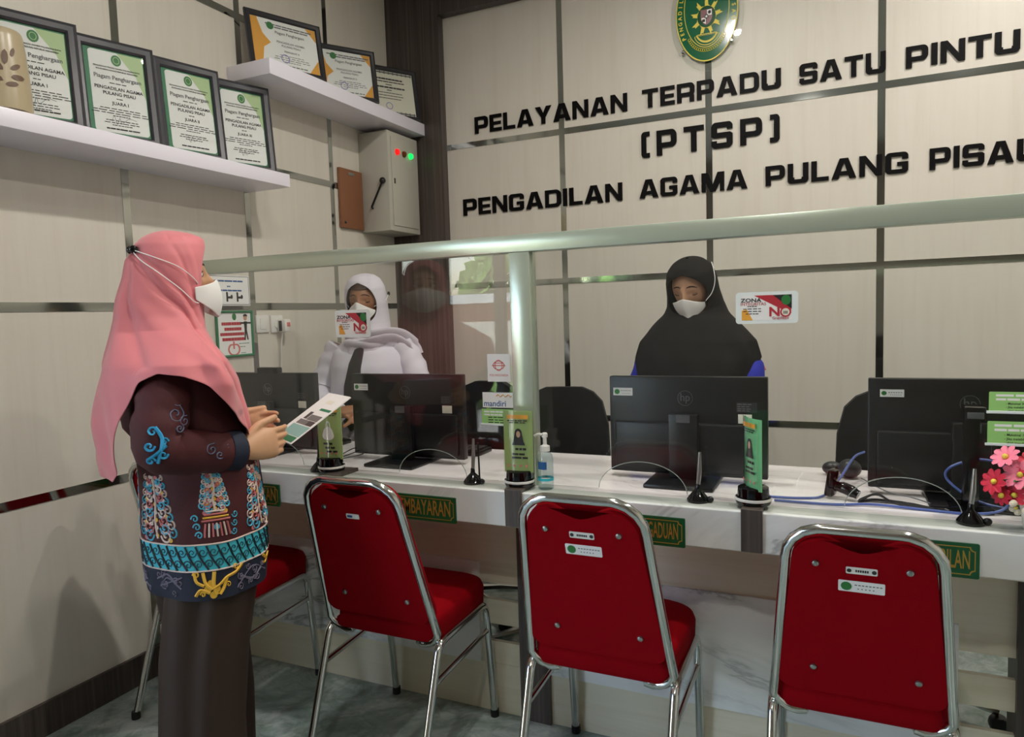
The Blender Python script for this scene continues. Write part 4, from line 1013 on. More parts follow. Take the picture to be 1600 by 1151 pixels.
# ------------------------------------------------------------------ people
M['skin_main'] = mat('warm_skin', 'c99a76', .5, bump=(60, .05)); M['skin_white'] = mat('brown_skin', '9a6a4c', .5, bump=(60, .05)); M['skin_black'] = mat('tan_skin', 'bb8f72', .5, bump=(60, .05))
M['hijab_pink'] = mat('pink_chiffon', 'd87a80', .62, sheen=.25, bump=(260, .08)); M['hijab_white'] = mat('white_scarf', 'd6d0d9', .8, spec=.3, bump=(200, .08)); M['hijab_black'] = mat('black_scarf', '201f1d', .9, spec=.15, bump=(260, .12))
M['maroon_cloth'] = mat('maroon_batik', '451216', .75, bump=(160, .12)); M['navy_cloth'] = mat('navy_batik', '141c30', .75, bump=(160, .12)); M['teal_cloth'] = mat('teal_batik', '3fb6c9', .7, bump=(160, .1))
M['trouser'] = mat('brown_black_trousers', '35271f', .6, spec=.3, bump=(220, .1)); M['shirt_white'] = mat('white_shirt', 'd9d5e0', .75, bump=(90, .12)); M['tie'] = mat('black_tie', '1b1719', .55)
M['blue_cloth'] = mat('blue_uniform', '1220a0', .7, bump=(160, .12)); M['dark_skirt'] = mat('dark_skirt', '1d1c22', .75)
M['mask'] = mat('white_mask', 'eceae6', .7); M['eye_dark'] = mat('eye_dark', '1a100c', .15); M['brow'] = mat('dark_brow', '2b1c15', .8); M['ciput'] = mat('brown_inner_cap', '5a3d31', .7)
M['m_white'] = mat('batik_cream', 'd8c2b8', .6); M['m_blue'] = mat('batik_blue', '4aa9c6', .6); M['m_yellow'] = mat('batik_yellow', 'e0ae35', .6); M['m_grey'] = mat('batik_grey', '6d6678', .6); M['m_pink'] = mat('batik_rose', 'c26a6a', .6); M['m_black'] = mat('batik_black', '10202a', .6); M['m_cyan'] = mat('batik_cyan', '2c9fd0', .6)
def skin_point(d, hc):
    sx, sy, sz = d
    x, y, z = .074*sx, .091*sy, .113*sz
    if sz < 0: x *= 1-.26*abs(sz)**1.6; y *= (1-.10*abs(sz)**2) if sy < 0 else 1
    if sy > 0:
        y += .022*math.exp(-(sx/.15)**2-((sz+.20)/.15)**2)+.012*math.exp(-(sx/.10)**2-((sz+.05)/.14)**2)
        y += .004*math.exp(-((sz-.17)/.08)**2)
        y -= .010*math.exp(-((abs(sx)-.40)/.16)**2-((sz-.02)/.10)**2)
        y += .006*math.exp(-(sx/.25)**2-((sz+.82)/.15)**2)
    return Vector((x, y-.004, hc+z))
def fdir(sx, sz): return (sx, math.sqrt(max(0, 1-sx*sx-sz*sz)), sz)
class Pose:
    def __init__(s, hc, pitch=0, yaw=0, dy=0):
        s.dy = dy; s.hc, s.p, s.y, s.zn = hc, math.radians(pitch), math.radians(yaw), hc-.10
    def __call__(s, v):
        v = Vector(v); w = smooth01((v.z-(s.zn-.06))/.12)
        if w == 0: return v
        pv = Vector((0, 0, s.zn)); return pv+Vector((0, s.dy*w, 0))+Matrix.Rotation(s.y*w, 3, 'Z') @ (Matrix.Rotation(-s.p*w, 3, 'X') @ (v-pv))
def hand(mb, wrist, f, n, thumb, curl=(30, 40, 25), k=1.0, thumb_dir=None):
    f = Vector(f).normalized(); n = Vector(n); n = (n-f*n.dot(f)).normalized(); s = f.cross(n)
    if s.dot(Vector(thumb)) < 0: s = -s
    W = Vector(wrist); rg = []
    for u, w, h_ in ((-.02, .024, .019), (0, .024, .018), (.03, .034, .017), (.06, .040, .0155), (.082, .040, .0135), (.090, .036, .010)):
        rg.append([W+f*u*k+(s*math.cos(a)*w+n*math.sin(a)*h_)*k for a in [2*PI*q/16 for q in range(16)]])
    mb.loft(rg)
    for off, L, r, dc in ((.029, .066, .0088, -6), (.010, .076, .0092, 0), (-.010, .070, .0088, 5), (-.028, .056, .0078, 10)):
        p = W+(f*.080+s*off)*k; d = f; pts = [p-f*.02]; ang = 0
        for c, q in zip(curl, (.45, .32, .23)):
            ang += math.radians(c+dc); d = f*math.cos(ang)+n*math.sin(ang)
            pts.append(p); p = p+d*L*q*k
        pts.append(p)
        cp_ = curve(pts, 4); mb.tube(cp_, [lerp(r, r*.74, i/(len(cp_)-1))*k for i in range(len(cp_))], 10)
        mb.ball(cp_[-1], r*.74*k, 10, 6)
    b = W+(f*.020+s*.026+n*.004)*k; td = Vector(thumb_dir).normalized() if thumb_dir else (f*.62+s*.55+n*.45).normalized()
    m_ = b+(s*.014+td*.030)*k; e_ = m_+td*.028*k; g_ = e_+(td*.75+f*.35).normalized()*.026*k
    cp_ = curve([b, m_, e_, g_], 4); mb.tube(cp_, [lerp(.0125, .0085, i/(len(cp_)-1))*k for i in range(len(cp_))], 10); mb.ball(g_, .0085*k, 10, 6)
    return g_
def body(t, skin, hc, pose, arms, hands, hip=.82, xs=.09, feet_y=0):
    mb = MB(); rg = []
    n1, n2 = 34, 26
    for i in range(n2+1):
        a = PI*i/n2; sz = -math.cos(a); q = max(math.sin(a), .01)
        rg.append([pose(skin_point((q*math.sin(2*PI*k/n1), q*math.cos(2*PI*k/n1), sz), hc)) for k in range(n1)])
    mb.loft(rg)
    for s in (-1, 1): mb.ball(pose((s*.074, -.008, hc-.005)), (.010, .018, .030), 10, 6)
    mb.tube([pose((0, -.018, hc-.05)), pose((0, -.025, hc-.12)), (0, -.03, hc-.20), (0, -.02, hc-.26)], [.052, .050, .055, .08], 16)
    L = lambda z, bx, by, cy: [(bx*math.sin(2*PI*k/24), cy+by*math.cos(2*PI*k/24), z) for k in range(24)]
    mb.loft([L(hc-.195, .085, .055, -.025), L(hc-.23, .15, .075, -.02), L(hc-.31, .165, .095, -.005), L(hc-.45, .15, .10, .005), L(hc-.56, .135, .09, 0), L(hip, .165, .115, 0), L(hip-.10, .15, .11, 0)])
    for A in arms: 
        p = curve(A, 5); r = [lerp(.048, .026, i/(len(p)-1)) for i in range(len(p))]; mb.tube(p, r, 12)
    for h_ in hands: hand(mb, *h_)
    for s in (-1, 1):
        fy = feet_y*s
        mb.tube([(s*xs, 0, hip-.05), (s*xs, .01+fy*.5, .46), (s*xs, -.01+fy*.8, .32), (s*xs, -.02+fy, .08)], [.085, .055, .052, .035], 14)
        mb.tube([(s*xs, -.05+fy, .035), (s*xs, .03+fy, .04), (s*xs*1.1, .14+fy, .025)], [.034, .036, .022], 12)
    o = mb.build('body', skin, t)
    md = o.modifiers.new('r', 'REMESH'); md.mode = 'VOXEL'; md.voxel_size = .0042; md.use_smooth_shade = True
    m2 = o.modifiers.new('s', 'SMOOTH'); m2.factor = .5; m2.iterations = 3
    dg = bpy.context.evaluated_depsgraph_get(); dg.update(); me = bpy.data.meshes.new_from_object(o.evaluated_get(dg))
    o.modifiers.clear(); o.data = me
    return o
def cloth(o, th=.003, sub=1):
    s = o.modifiers.new('thickness', 'SOLIDIFY'); s.thickness = th; s.offset = 1
    if sub: m = o.modifiers.new('smooth', 'SUBSURF'); m.levels = sub; m.render_levels = sub
    return o
def hijab(t, m, tab, zend, zch, opening, pose, fold=.03, name='headscarf', nu=150, nv1=36, nv2=44, seed=1, swirl=3.0, creases=()):
    zc, hh, ha = opening; ztop = tab[-1][0]
    rg = []
    rows = []
    for i in range(nv1+1):
        q = i/nv1; rows.append(('h', ztop-(ztop-zch)*(q**1.5*.35+q*.65)))
    for i in range(1, nv2+1): rows.append(('d', i/nv2))
    for kind, val in rows:
        z0 = val if kind == 'h' else zch
        o_ = ha*math.sqrt(max(0, 1-((z0-zc)/hh)**2)) if (kind == 'h' and abs(z0-zc) < hh) else 0
        row = []
        for k in range(nu+1):
            th = o_+(2*PI-2*o_)*k/nu; deg = math.degrees(th); ad = deg if deg <= 180 else 360-deg
            z = val if kind == 'h' else lerp(zch, table(zend, ad)[0], val)
            b, af, ab = table(tab, z)[:3]; c, s_ = math.cos(th), math.sin(th)
            g = smooth01((zch+.04-z)/.22)
            w = fold*g*(math.sin(7*th+swirl*4*(z-zch)+seed)*.55+math.sin(12*th-swirl*7*(z-zch)+2*seed)*.3+.45*math.sin(4*th+9*(z-zch)+seed*3))
            w += .012*(1-g)*math.sin(5*th+22*z+seed)*(.3+abs(s_)*.7)
            w *= smooth01(min(1, (ztop-z)/.05))
            for side, pl, dep, wd_ in creases:
                sd = 1 if deg <= 180 else -1
                if side and sd != side: continue
                P_ = Vector((ad/180*.30, z)); best = 9
                for a_, b_ in zip(pl, pl[1:]):
                    A_ = Vector((a_[0]/180*.30, a_[1])); B_ = Vector((b_[0]/180*.30, b_[1])); D_ = B_-A_; t_ = max(0, min(1, (P_-A_).dot(D_)/D_.dot(D_))); dd = (P_-A_-D_*t_).length
                    best = min(best, dd)
                w += dep*math.exp(-(best/wd_)**2)
            row.append(pose((b*s_*(1+w), (af if c > 0 else ab)*c*(1+w), z)))
        rg.append(row)
    mb = MB(); mb.loft(rg, False, False); o = mb.build(name, m, t, True, 180)
    return cloth(o)
def mask(t, hc, pose, up=.10, low=-1.02, bulge=.022, wid=58, crease=True, rx=.079, side=.22, rise=.55, base=.35):
    rg = []; nu, nv = 24, 12
    for j in range(nv+1):
        v = j/nv; row = []
        for i in range(nu+1):
            u = 2*i/nu-1; a = math.radians(u*wid)
            ztop = hc+.113*(-.17+up*(1-abs(u))**1.3*2.0-side*abs(u)); zbot = hc+.113*(low+rise*abs(u)**1.6)
            z = lerp(ztop, zbot, v); nar = 1-.16*max(0, -(z-hc)/.113)**1.6
            r_ = bulge*(1-abs(u)**1.5)*(base+(1-base)*math.sin(PI*min(1, .16+v*.74)))+.006
            if crease: r_ += .006*(1-min(1, abs(u)*4))
            row.append(pose((rx*nar*math.sin(a), (.090+r_)*math.cos(a)**.8, z)))
        rg.append(row)
    o = MB().loft(rg, False, False).build('face_mask', 'mask', t, True, 60); cloth(o, .0015)
    return o
def eyes(t, skin, hc, pose, closed=True):
    for s in (-1, 1):
        e = skin_point(fdir(s*.40, .02), hc)
        q = pose(e); 
        mb = MB(); mb.ball(pose(e+Vector((0, -.006, 0))), (.0155, .012, .010), 14, 8); o = mb.build('eyelid', skin if closed else 'paper', t)
        if not closed: MB().ball(pose(e+Vector((0, .0035, -.001))), (.0058, .004, .0062), 12, 8).build('iris', 'eye_dark', o)
        zz = -.0055 if closed else .0055
        pts = [pose(e+Vector((d*.0165, .0055-.0055*abs(d)**2.5, zz-(.0035*(1-d*d) if closed else -.0035*(1-d*d))))) for d in (-1, -.6, -.2, .2, .6, 1)]
        MB().tube(curve(pts, 3), .0013, 6).build('eyelash', 'eye_dark', t)
        pts = []
        for d in (-1, -.5, 0, .5, 1):
            b = skin_point(fdir(s*(.40+.24*d*s*s), .22+.05*(1-d*d)-.03*d), hc); pts.append(pose(b+Vector((0, .0005, 0))))
        MB().tube(curve(pts, 3), [.0016]*3+[.0027]*7+[.0016]*3, 6).build('eyebrow', 'brow', t)
def sleeve(t, path, rad, m, name='sleeve', wr=.05, seed=0, n=6):
    p = curve(path, n); N_ = len(p)
    rs = []
    for i in range(N_):
        f_ = i/(N_-1)*(len(rad)-1); a = min(int(f_), len(rad)-2); rs.append(lerp(rad[a], rad[a+1], f_-a))
    mb = MB(); seg = 28; up = None; rg = []
    for i, c in enumerate(p):
        a, b = p[max(i-1, 0)], p[min(i+1, N_-1)]; d = (b-a).normalized()
        up = d.orthogonal().normalized() if up is None else (up-d*up.dot(d)).normalized(); w = d.cross(up)
        rg.append([c+(up*math.cos(2*PI*k/seg)+w*math.sin(2*PI*k/seg))*rs[i]*(1+wr*math.sin(i*1.7+seed+2.2*math.sin(2*PI*k/seg+seed)))for k in range(seg)])
    mb.loft(rg, True); return mb.build(name, m, t, True, 60), p, rs
def torso(t, rows, m, name, mats_fn=None, nz=44, nu=72, fold=.02, seed=0):
    def S_(th, z, off=0):
        bx, by, cy = table(rows, z)
        w = fold*smooth01((rows[-1][0]-.1-z)/.3)*(math.sin(9*th+seed)*.5+math.sin(5*th+6*z+seed))
        return Vector(((bx*(1+w)+off)*math.sin(th), cy+(by*(1+w)+off)*math.cos(th), z))
    z0, z1 = rows[0][0], rows[-1][0]; mb = MB(); rg = []
    zs = sorted(set([lerp(z0, z1, i/nz) for i in range(nz+1)]+[.762, .832] if mats_fn else [lerp(z0, z1, i/nz) for i in range(nz+1)]))
    for z in zs: rg.append([S_(2*PI*k/nu, z) for k in range(nu)])
    R = [[mb.bm.verts.new(p) for p in r] for r in rg]
    for i in range(len(R)-1):
        for k in range(nu):
            f = mb.bm.faces.new((R[i][k], R[i][(k+1) % nu], R[i+1][(k+1) % nu], R[i+1][k]))
            if mats_fn: f.material_index = mats_fn((zs[i]+zs[i+1])/2, 360*(k+.5)/nu)
    mb.bm.faces.new(R[0][::-1]); mb.bm.faces.new(R[-1])
    return mb.build(name, m, t, True, 60), S_

# ---- woman in the pink scarf
pA = thing('person', 'woman in a pink headscarf, white mask and maroon batik blouse standing and reading a paper', 'person', (-1.66, 1.40, 0), math.radians(-30))
hcA = 1.533; poseA = Pose(hcA, -1, 0, -.007)
armR = [(.145, -.055, 1.268), (.198, -.082, 1.195), (.232, -.098, 1.105), (.20, -.005, 1.075), (.155, .098, 1.058)]
armL = [(-.145, -.055, 1.268), (-.205, -.06, 1.19), (-.235, -.06, 1.11), (-.20, .03, 1.085), (-.145, .14, 1.075)]
hR = ((.150, .116, 1.055), (-.22, .96, .10), (-1, -.25, -.12), (0, 0, 1), (12, 30, 30), 1.10, (-.22, .88, .36))
hL = ((-.142, .150, 1.076), (.30, .94, .10), (1, -.25, -.12), (0, 0, 1), (12, 30, 30), 1.08, (.18, .95, .16))
body(pA, 'skin_main', hcA, poseA, [armR, armL], [hR, hL])
eyes(pA, 'skin_main', hcA, poseA, False)
mask(pA, hcA, poseA, bulge=.026, wid=72, rx=.106, up=.05, side=.14, rise=.42, base=.1)
tabA = [(.95, .24, .185, .19), (1.05, .268, .172, .205), (1.15, .288, .155, .208), (1.25, .288, .132, .195), (1.30, .268, .108, .185), (1.345, .195, .080, .17), (1.385, .130, .064, .158), (1.42, .108, .066, .146), (1.47, .100, .074, .132), (1.53, .098, .082, .109), (1.585, .092, .088, .094), (1.615, .082, .090, .082), (1.634, .064, .087, .064), (1.648, .036, .056, .040), (1.655, .003, .004, .004)]
zeA = [(0, .94), (16, .95), (24, .99), (33, 1.10), (50, 1.145), (66, 1.185), (84, 1.245), (104, 1.275), (120, 1.283), (134, 1.262), (146, 1.17), (156, 1.03), (166, 1.0), (180, 1.0)]
CRA = [(0, [(165, 1.595), (125, 1.52), (90, 1.44), (60, 1.35), (35, 1.22), (25, 1.05)], -.10, .010), (0, [(168, 1.58), (140, 1.47), (105, 1.37), (70, 1.29), (48, 1.18)], .06, .016), (0, [(158, 1.60), (118, 1.55), (80, 1.47), (52, 1.40)], -.07, .008),
       (0, [(172, 1.57), (160, 1.42), (150, 1.25), (150, 1.05)], .07, .016), (0, [(165, 1.57), (146, 1.42), (132, 1.30)], -.06, .010), (0, [(105, 1.645), (82, 1.57), (62, 1.47)], -.035, .007), (0, [(75, 1.63), (60, 1.55), (52, 1.45)], .03, .008)]
hijab(pA, 'hijab_pink', tabA, zeA, 1.40, (1.528, .092, math.radians(40)), poseA, fold=.05, seed=1.3, creases=CRA)
# straps of the mask and the toggle behind the head
cl = Vector((.022, -.108, 1.603))
def on_hij(deg, z, off=.006):
    b_, af, ab = table(tabA, z)[:3]; th = math.radians(deg); c = math.cos(th)
    return poseA(((b_*1.02+off)*math.sin(th), ((af if c > 0 else ab)*1.02+off)*c, z))
mb = MB()
for path in ([(168, 1.602), (150, 1.596), (120, 1.578), (90, 1.553), (66, 1.524), (56, 1.508)], [(166, 1.600), (140, 1.572), (112, 1.535), (88, 1.492), (68, 1.462), (56, 1.456)]):
    for sd in (1, -1): mb.tube(curve([on_hij(sd*a_, z_) for a_, z_ in path], 5), .0014, 6)
mb.build('mask_strap', 'mask', pA)
mb = MB()
for q in (176, 163): mb.ball(on_hij(q, 1.603, .006), (.0095, .011, .011), 12, 8)
mb.tube([on_hij(185, 1.604, .006), on_hij(154, 1.600, .006)], .006, 8); mb.build('strap_toggle', 'gloss_black', pA)
rowsA = [(.685, .212, .154, .036), (.75, .209, .160, .037), (.85, .205, .163, .037), (1.0, .200, .156, .031), (1.15, .195, .140, .005), (1.25, .192, .115, -.010), (1.31, .165, .090, -.02), (1.36, .09, .07, -.02)]
def mA(z, deg):
    d = min(deg, 360-deg)
    if z < .762: return 1
    if d < 24: return 1
    if z < .832: return 2
    return 0
bl, SA = torso(pA, rowsA, ['maroon_cloth', 'navy_cloth', 'teal_cloth'], 'blouse', mA, fold=.018, seed=.6)
slR, pthR, radR = sleeve(pA, armR, [.062, .064, .062, .057, .052], 'maroon_cloth', seed=.4)
slL, _p, _r = sleeve(pA, armL, [.064, .066, .062, .058, .052], 'maroon_cloth', seed=1.4)
for par, path in ((slR, armR), (slL, armL)):
    e, d = Vector(path[-1]), (Vector(path[-1])-Vector(path[-2])).normalized()
    MB().tube([e-d*.045, e-d*.03, e-d*.004, e+d*.002], [.0545, .056, .056, .050], 24).build('cuff', 'navy_cloth', par)
MB().ball(tuple(Vector(armR[-1])+Vector((.04, -.045, -.030))), (.004, .006, .006)).build('cuff_button', 'maroon_cloth', slR)
# batik ornament, following the cloth
orn = {k: MB() for k in ('m_white', 'm_blue', 'm_yellow', 'm_grey', 'm_pink', 'm_black')}
def on_bl(th, s, z, off=.0012): return SA(math.radians(th)+s/.19, z+.024, off)
def stroke(c, th, pts, r=.0022, n=4): orn[c].tube(curve([on_bl(th, s, z) for s, z in pts], n), r, 5, flat=.6)
def spiral(c, th, s, z, R, turns, d=1, a0=0, r=.0022):
    stroke(c, th, [(s+R*(1-.85*i/10)*math.cos(a0+d*2*PI*turns*i/10), z+R*(1-.85*i/10)*math.sin(a0+d*2*PI*turns*i/10)) for i in range(11)], r, 2)
def blob(c, th, s, z, rs, rz):
    orn[c].loft([[on_bl(th, s+rs*k*math.cos(a), z+rz*k*math.sin(a), .0016) for a in [2*PI*q/10 for q in range(10)]] for k in (1, .55, .05)], False)
def tree_motif(th, zb, h_, w):
    stroke('m_white', th, [(0, zb), (.004, zb+h_*.3), (-.003, zb+h_*.6), (0, zb+h_)], .003)
    lv = 8
    for i in range(lv):
        z = zb+h_*(i+.4)/lv; ww = w*(1-.55*i/lv)
        for s in (-1, 1):
            c = ('m_white', 'm_blue', 'm_pink')[(i+(s > 0)) % 3]
            spiral(c, th, s*ww*.55, z, ww*.34, 1.3, s, 0 if s < 0 else PI, .0028); spiral(('m_blue', 'm_white')[i % 2], th, s*ww*.95, z+.008, ww*.28, 1.2, -s, PI/2, .0026); blob(('m_blue', 'm_white', 'm_pink')[(i+(s < 0)) % 3], th, s*ww*.35, z+.009, .007, .005)
            blob(('m_yellow', 'm_pink', 'm_white')[(i+(s > 0)) % 3], th, s*ww*.78, z-.010, .008, .0065)
        blob(('m_yellow', 'm_white')[i % 2], th, 0, z, .006, .006)
for th, w in ((148, .056), (44, .054), (212, .056), (316, .05)): tree_motif(th, .822, .165, w)
for th in (94, 266):
    tree_motif(th, .895, .10, .036)
    for i, (c, ww) in enumerate((('m_pink', .040), ('m_yellow', .036), ('m_pink', .032), ('m_white', .026))): stroke(c, th, [(-ww, .868+i*.008), (0, .869+i*.008), (ww, .868+i*.008)], .0038)
    for k in range(-3, 4): stroke('m_pink' if k % 2 else 'm_white', th, [(k*.010, .862), (k*.011, .845), (k*.012, .826)], .0028)
    blob('m_blue', th, 0, .852, .009, .008)
    for s in (-1, 1):
        for q in range(3): spiral('m_blue', th, s*(.050+.004*q), .832+.022*q, .011, 1.2, s)
for k in range(40):                         # scroll band
    th = k*9
    if min(th, 360-th) < 26: continue
    spiral('m_black', th, -.002, .788, .0125, 1.3, 1, PI, .0013); spiral('m_black', th, .012, .757, .0125, 1.3, 1, 0, .0013)
    stroke('m_black', th, [(-.015, .742), (.004, .772), (.017, .804)], .0030)
for z in (.763, .832):
    orn['m_white'].tube([SA(math.radians(a), z, .001) for a in range(26, 335, 4)], .0022, 5)
for th in (98, 262):                        # yellow flourish on the navy hem
    for pts in ([(-.085, .738), (-.06, .722), (-.03, .715), (-.01, .70), (.012, .69)], [(.0, .675), (.008, .70), (.004, .735)], [(.012, .69), (.03, .705), (.036, .735)], [(.02, .68), (.045, .69), (.06, .675)], [(-.03, .715), (-.02, .69), (-.008, .675)], [(.035, .70), (.055, .712), (.06, .735)]): stroke('m_yellow', th, pts, .0055)
    for s, z, R in ((-.06, .735, .010), (.055, .73, .010), (-.035, .695, .009), (.04, .678, .008)): spiral('m_yellow', th, s, z, R, 1.2)
    for s, z in ((0, .69), (.015, .705), (.01, .675), (.025, .692)): blob('m_yellow', th, s, z, .011, .010)
stroke('m_yellow', 40, [(-.02, .73), (.0, .722), (.02, .735)], .005); stroke('m_yellow', 40, [(-.005, .72), (.01, .71), (.022, .716)], .004)
for th0 in (60, 142, 178, 218, 300):
    for q in range(9):
        s = rnd.uniform(-.05, .05); z = rnd.uniform(.675, .732); spiral('m_grey', th0, s, z, rnd.uniform(.008, .013), 1.3, rnd.choice((-1, 1)), rnd.uniform(0, 6), .0019)
    for q in range(3): stroke('m_grey', th0, [(rnd.uniform(-.06, -.03), rnd.uniform(.68, .73)), (0, rnd.uniform(.68, .73)), (rnd.uniform(.03, .06), rnd.uniform(.68, .73))], .0024)
for k, l in (('m_white', 'cream'), ('m_blue', 'pale blue'), ('m_yellow', 'yellow'), ('m_grey', 'grey'), ('m_pink', 'rose'), ('m_black', 'black scroll')):
    o = orn[k].build('batik_ornament', k, bl); o['label'] = l+' batik ornament'
def on_sl(y, z, off=.004):
    best = None
    for i in range(len(pthR)-1):
        a, b = pthR[i], pthR[i+1]; av, bv = Vector((a.y, a.z)), Vector((b.y, b.z)); d = bv-av; t = max(0, min(1, ((Vector((y, z))-av).dot(d))/max(d.dot(d), 1e-9))); c = av+d*t
        ds = (Vector((y, z))-c).length
        if best is None or ds < best[0]: best = (ds, lerp(a.x, b.x, t), lerp(radR[i], radR[i+1], t))
    ds, cx, r = best; return Vector((cx+math.sqrt(max(r*r*1.04-ds*ds, 1e-6))+off, y, z))
def sl_stroke(mb, pts, r): mb.tube(curve([on_sl(y, z) for y, z in pts], 4), r, 5, flat=.6)
def sl_spiral(mb, y, z, R, turns, d, a0, r=.002): sl_stroke(mb, [(y+R*(1-.85*i/8)*math.cos(a0+d*2*PI*turns*i/8), z+R*(1-.85*i/8)*math.sin(a0+d*2*PI*turns*i/8)) for i in range(9)], r)
mb = MB(); Y0, Z0 = -.115, 1.105
sl_stroke(mb, [(Y0, Z0+.055), (Y0+.012, Z0+.03), (Y0+.008, Z0+.005), (Y0+.0, Z0-.03)], .0055); sl_stroke(mb, [(Y0-.02, Z0-.02), (Y0+.0, Z0-.005), (Y0+.02, Z0+.012)], .0055)
for y, z, R, d in ((Y0-.006, Z0+.045, .012, 1), (Y0-.016, Z0+.012, .012, -1), (Y0+.016, Z0+.02, .010, 1), (Y0-.014, Z0-.024, .010, 1), (Y0+.012, Z0-.01, .011, -1)): sl_spiral(mb, y, z, R, 1.2, d, 0, .0032)
o = mb.build('batik_ornament', mat('batik_bright_blue', '2e9ccb', .6), slR); o['label'] = 'bright blue batik ornament on the sleeve'
mb = MB()
for y, z, R, d in ((-.055, 1.215, .018, 1), (-.065, 1.185, .022, -1), (-.045, 1.165, .014, 1), (-.06, 1.15, .012, -1), (.015, 1.085, .016, 1), (.035, 1.068, .014, -1), (.055, 1.080, .010, 1)): sl_spiral(mb, y, z, R, 1.4, d, 1, .0022)
o = mb.build('batik_ornament', mat('batik_slate', '66708a', .6), slR); o['label'] = 'slate batik ornament on the sleeve'
# trousers
mb = MB()
for s, fy in ((1, -.018), (-1, .052)):
    rg = []
    for z, bx, by, cy, xo in ((.86, .085, .115, .038, .085), (.74, .098, .118, .034, .088), (.66, .102, .118, .025, .090), (.50, .104, .114, .010+fy*.6, .092), (.30, .100, .113, fy, .092), (.12, .098, .112, fy-.004, .092), (.035, .098, .112, fy-.006, .092)):
        ring = []
        for k in range(48):
            a = 2*PI*k/48; cx_, cy_ = math.sin(a), math.cos(a); out = cx_*s
            w = 1+.13*math.exp(-((a-(PI/2 if s > 0 else 1.5*PI)-.10)/.20)**2)-.09*math.exp(-((a-(PI/2 if s > 0 else 1.5*PI)-.50)/.22)**2)+.02*math.sin(3*a+z*7+s)+.012*math.sin(8*a+z*11)
            ring.append((s*xo+bx*cx_*w, cy+by*cy_*w, z))
        rg.append(ring)
    mb.loft(rg)
mb.build('trousers', 'trouser', pA, True, 70)
mb = MB()
for s, fy in ((1, -.018), (-1, .052)): mb.tube([(s*.09, -.06+fy, .03), (s*.09, .04+fy, .034), (s*.1, .15+fy, .024)], [.042, .045, .03], 14)
mb.build('shoes', 'gloss_black', pA)
rg_ = Vector(hR[0])+Vector((-.042, .100, -.014)); MB().tube([rg_+Vector((.0105*math.cos(a), -.0015, .0105*math.sin(a))) for a in [2*PI*k/14 for k in range(14)]], .0014, 6, True).build('ring', 'gold', pA)
# paper in her hands
RA = Matrix.Translation((-1.66, 1.40, 0)) @ Matrix.Rotation(math.radians(-30), 4, 'Z')
pm = RA @ Matrix.Translation((.005, .358, 1.106)) @ Matrix.Rotation(math.radians(32), 4, 'X')
br = thing('brochure', 'white folded brochure with green bands and photographs, held by the woman in pink', 'brochure'); br.matrix_world = pm
mb = MB()
for z0, z1, dx in ((-.0022, -.0014, .004), (-.0006, .0004, 0)): mb.box(-.088+dx, .088+dx, -.112, .112, z0, z1)
mb.build('sheets', 'paper', br, False)
mb = MB(); mb.box(-.06, .084, -.108, -.086, .0004, .0008); mb.box(-.0, .084, .032, .042, .0004, .0008); mb.build('green_bands', 'strip_green', br, False)
MB().box(-.06, .086, -.084, -.040, .0004, .0008).build('teal_band', mat('teal_grey_print', '8fb7b0', .6), br, False)
mb = MB(); mb.box(-.05, .06, -.036, -.016, .0004, .0008); mb.box(-.01, .08, -.014, .010, .0004, .0008); mb.build('photographs', mat('photo_print', '77706f', .5, bump=(40, .2)), br, False)
mb = MB(); mb.box(.03, .08, -.036, -.016, .0004, .0009); mb.box(-.04, -.015, -.012, .020, .0004, .0009); mb.build('print', mat('photo_dark', '4a3b3c', .5), br, False)
mb = MB(); mb.box(-.02, .03, .065, .08, .0004, .0007); mb.build('yellow_print', 'papercream', br, False)

# ---- officer in white
pB = thing('person', 'officer in a white headscarf, white shirt and black tie behind the counter', 'person', (-2.03, 2.78, 0), math.radians(180+12))
hcB = 1.495; poseB = Pose(hcB, 9, 2)
aR = [(.155, -.02, 1.275), (.208, -.01, 1.17), (.248, .03, 1.055), (.165, .16, 1.0), (.062, .235, .985)]
aL = [(-x, y, z) for x, y, z in aR]
gR = ((.058, .238, .985), (-.86, .45, .05), (.15, -.4, -.9), (.2, .9, .4), (18, 35, 25), .95)
gL = ((-.055, .245, 1.005), (.86, .40, -.02), (-.15, -.4, -.9), (-.2, .9, .4), (22, 38, 25), .95)
body(pB, 'skin_white', hcB, poseB, [aR, aL], [gR, gL]); eyes(pB, 'skin_white', hcB, poseB, True)
mask(pB, hcB, poseB, bulge=.020)
rowsB = [(.78, .20, .145, .01), (.95, .185, .135, .01), (1.08, .185, .145, .02), (1.18, .185, .135, .015), (1.25, .180, .108, .0), (1.29, .145, .085, -.015), (1.325, .085, .065, -.02)]
sh, SB = torso(pB, rowsB, 'shirt_white', 'shirt', None, fold=.022, seed=2)
for path, sd in ((aR, .3), (aL, 2.0)):
    o, _a, _b = sleeve(pB, path, [.066, .066, .062, .054, .046], 'shirt_white', seed=sd, wr=.06)
    e, d = Vector(path[-1]), (Vector(path[-1])-Vector(path[-2])).normalized(); MB().tube([e-d*.05, e-d*.03, e, e+d*.003], [.049, .050, .049, .044], 20).build('cuff', 'shirt_white', o)
mb = MB(); rg = []
for z, w, off in ((1.285, .020, .018), (1.26, .022, .017), (1.20, .030, .015), (1.10, .040, .013), (1.0, .046, .012), (.93, .046, .012), (.89, .004, .012)):
    bx, by, cy = table(rowsB, z); xo = .0+(1.29-z)*.10
    rg.append([(xo+u*w, cy+by*math.sqrt(1-((xo+u*w)/bx)**2)+off*(1-.3*u*u), z) for u in (-1, -.5, 0, .5, 1)]+[(xo+u*w, cy+by*math.sqrt(1-((xo+u*w)/bx)**2)-.002, z) for u in (1, 0, -1)])
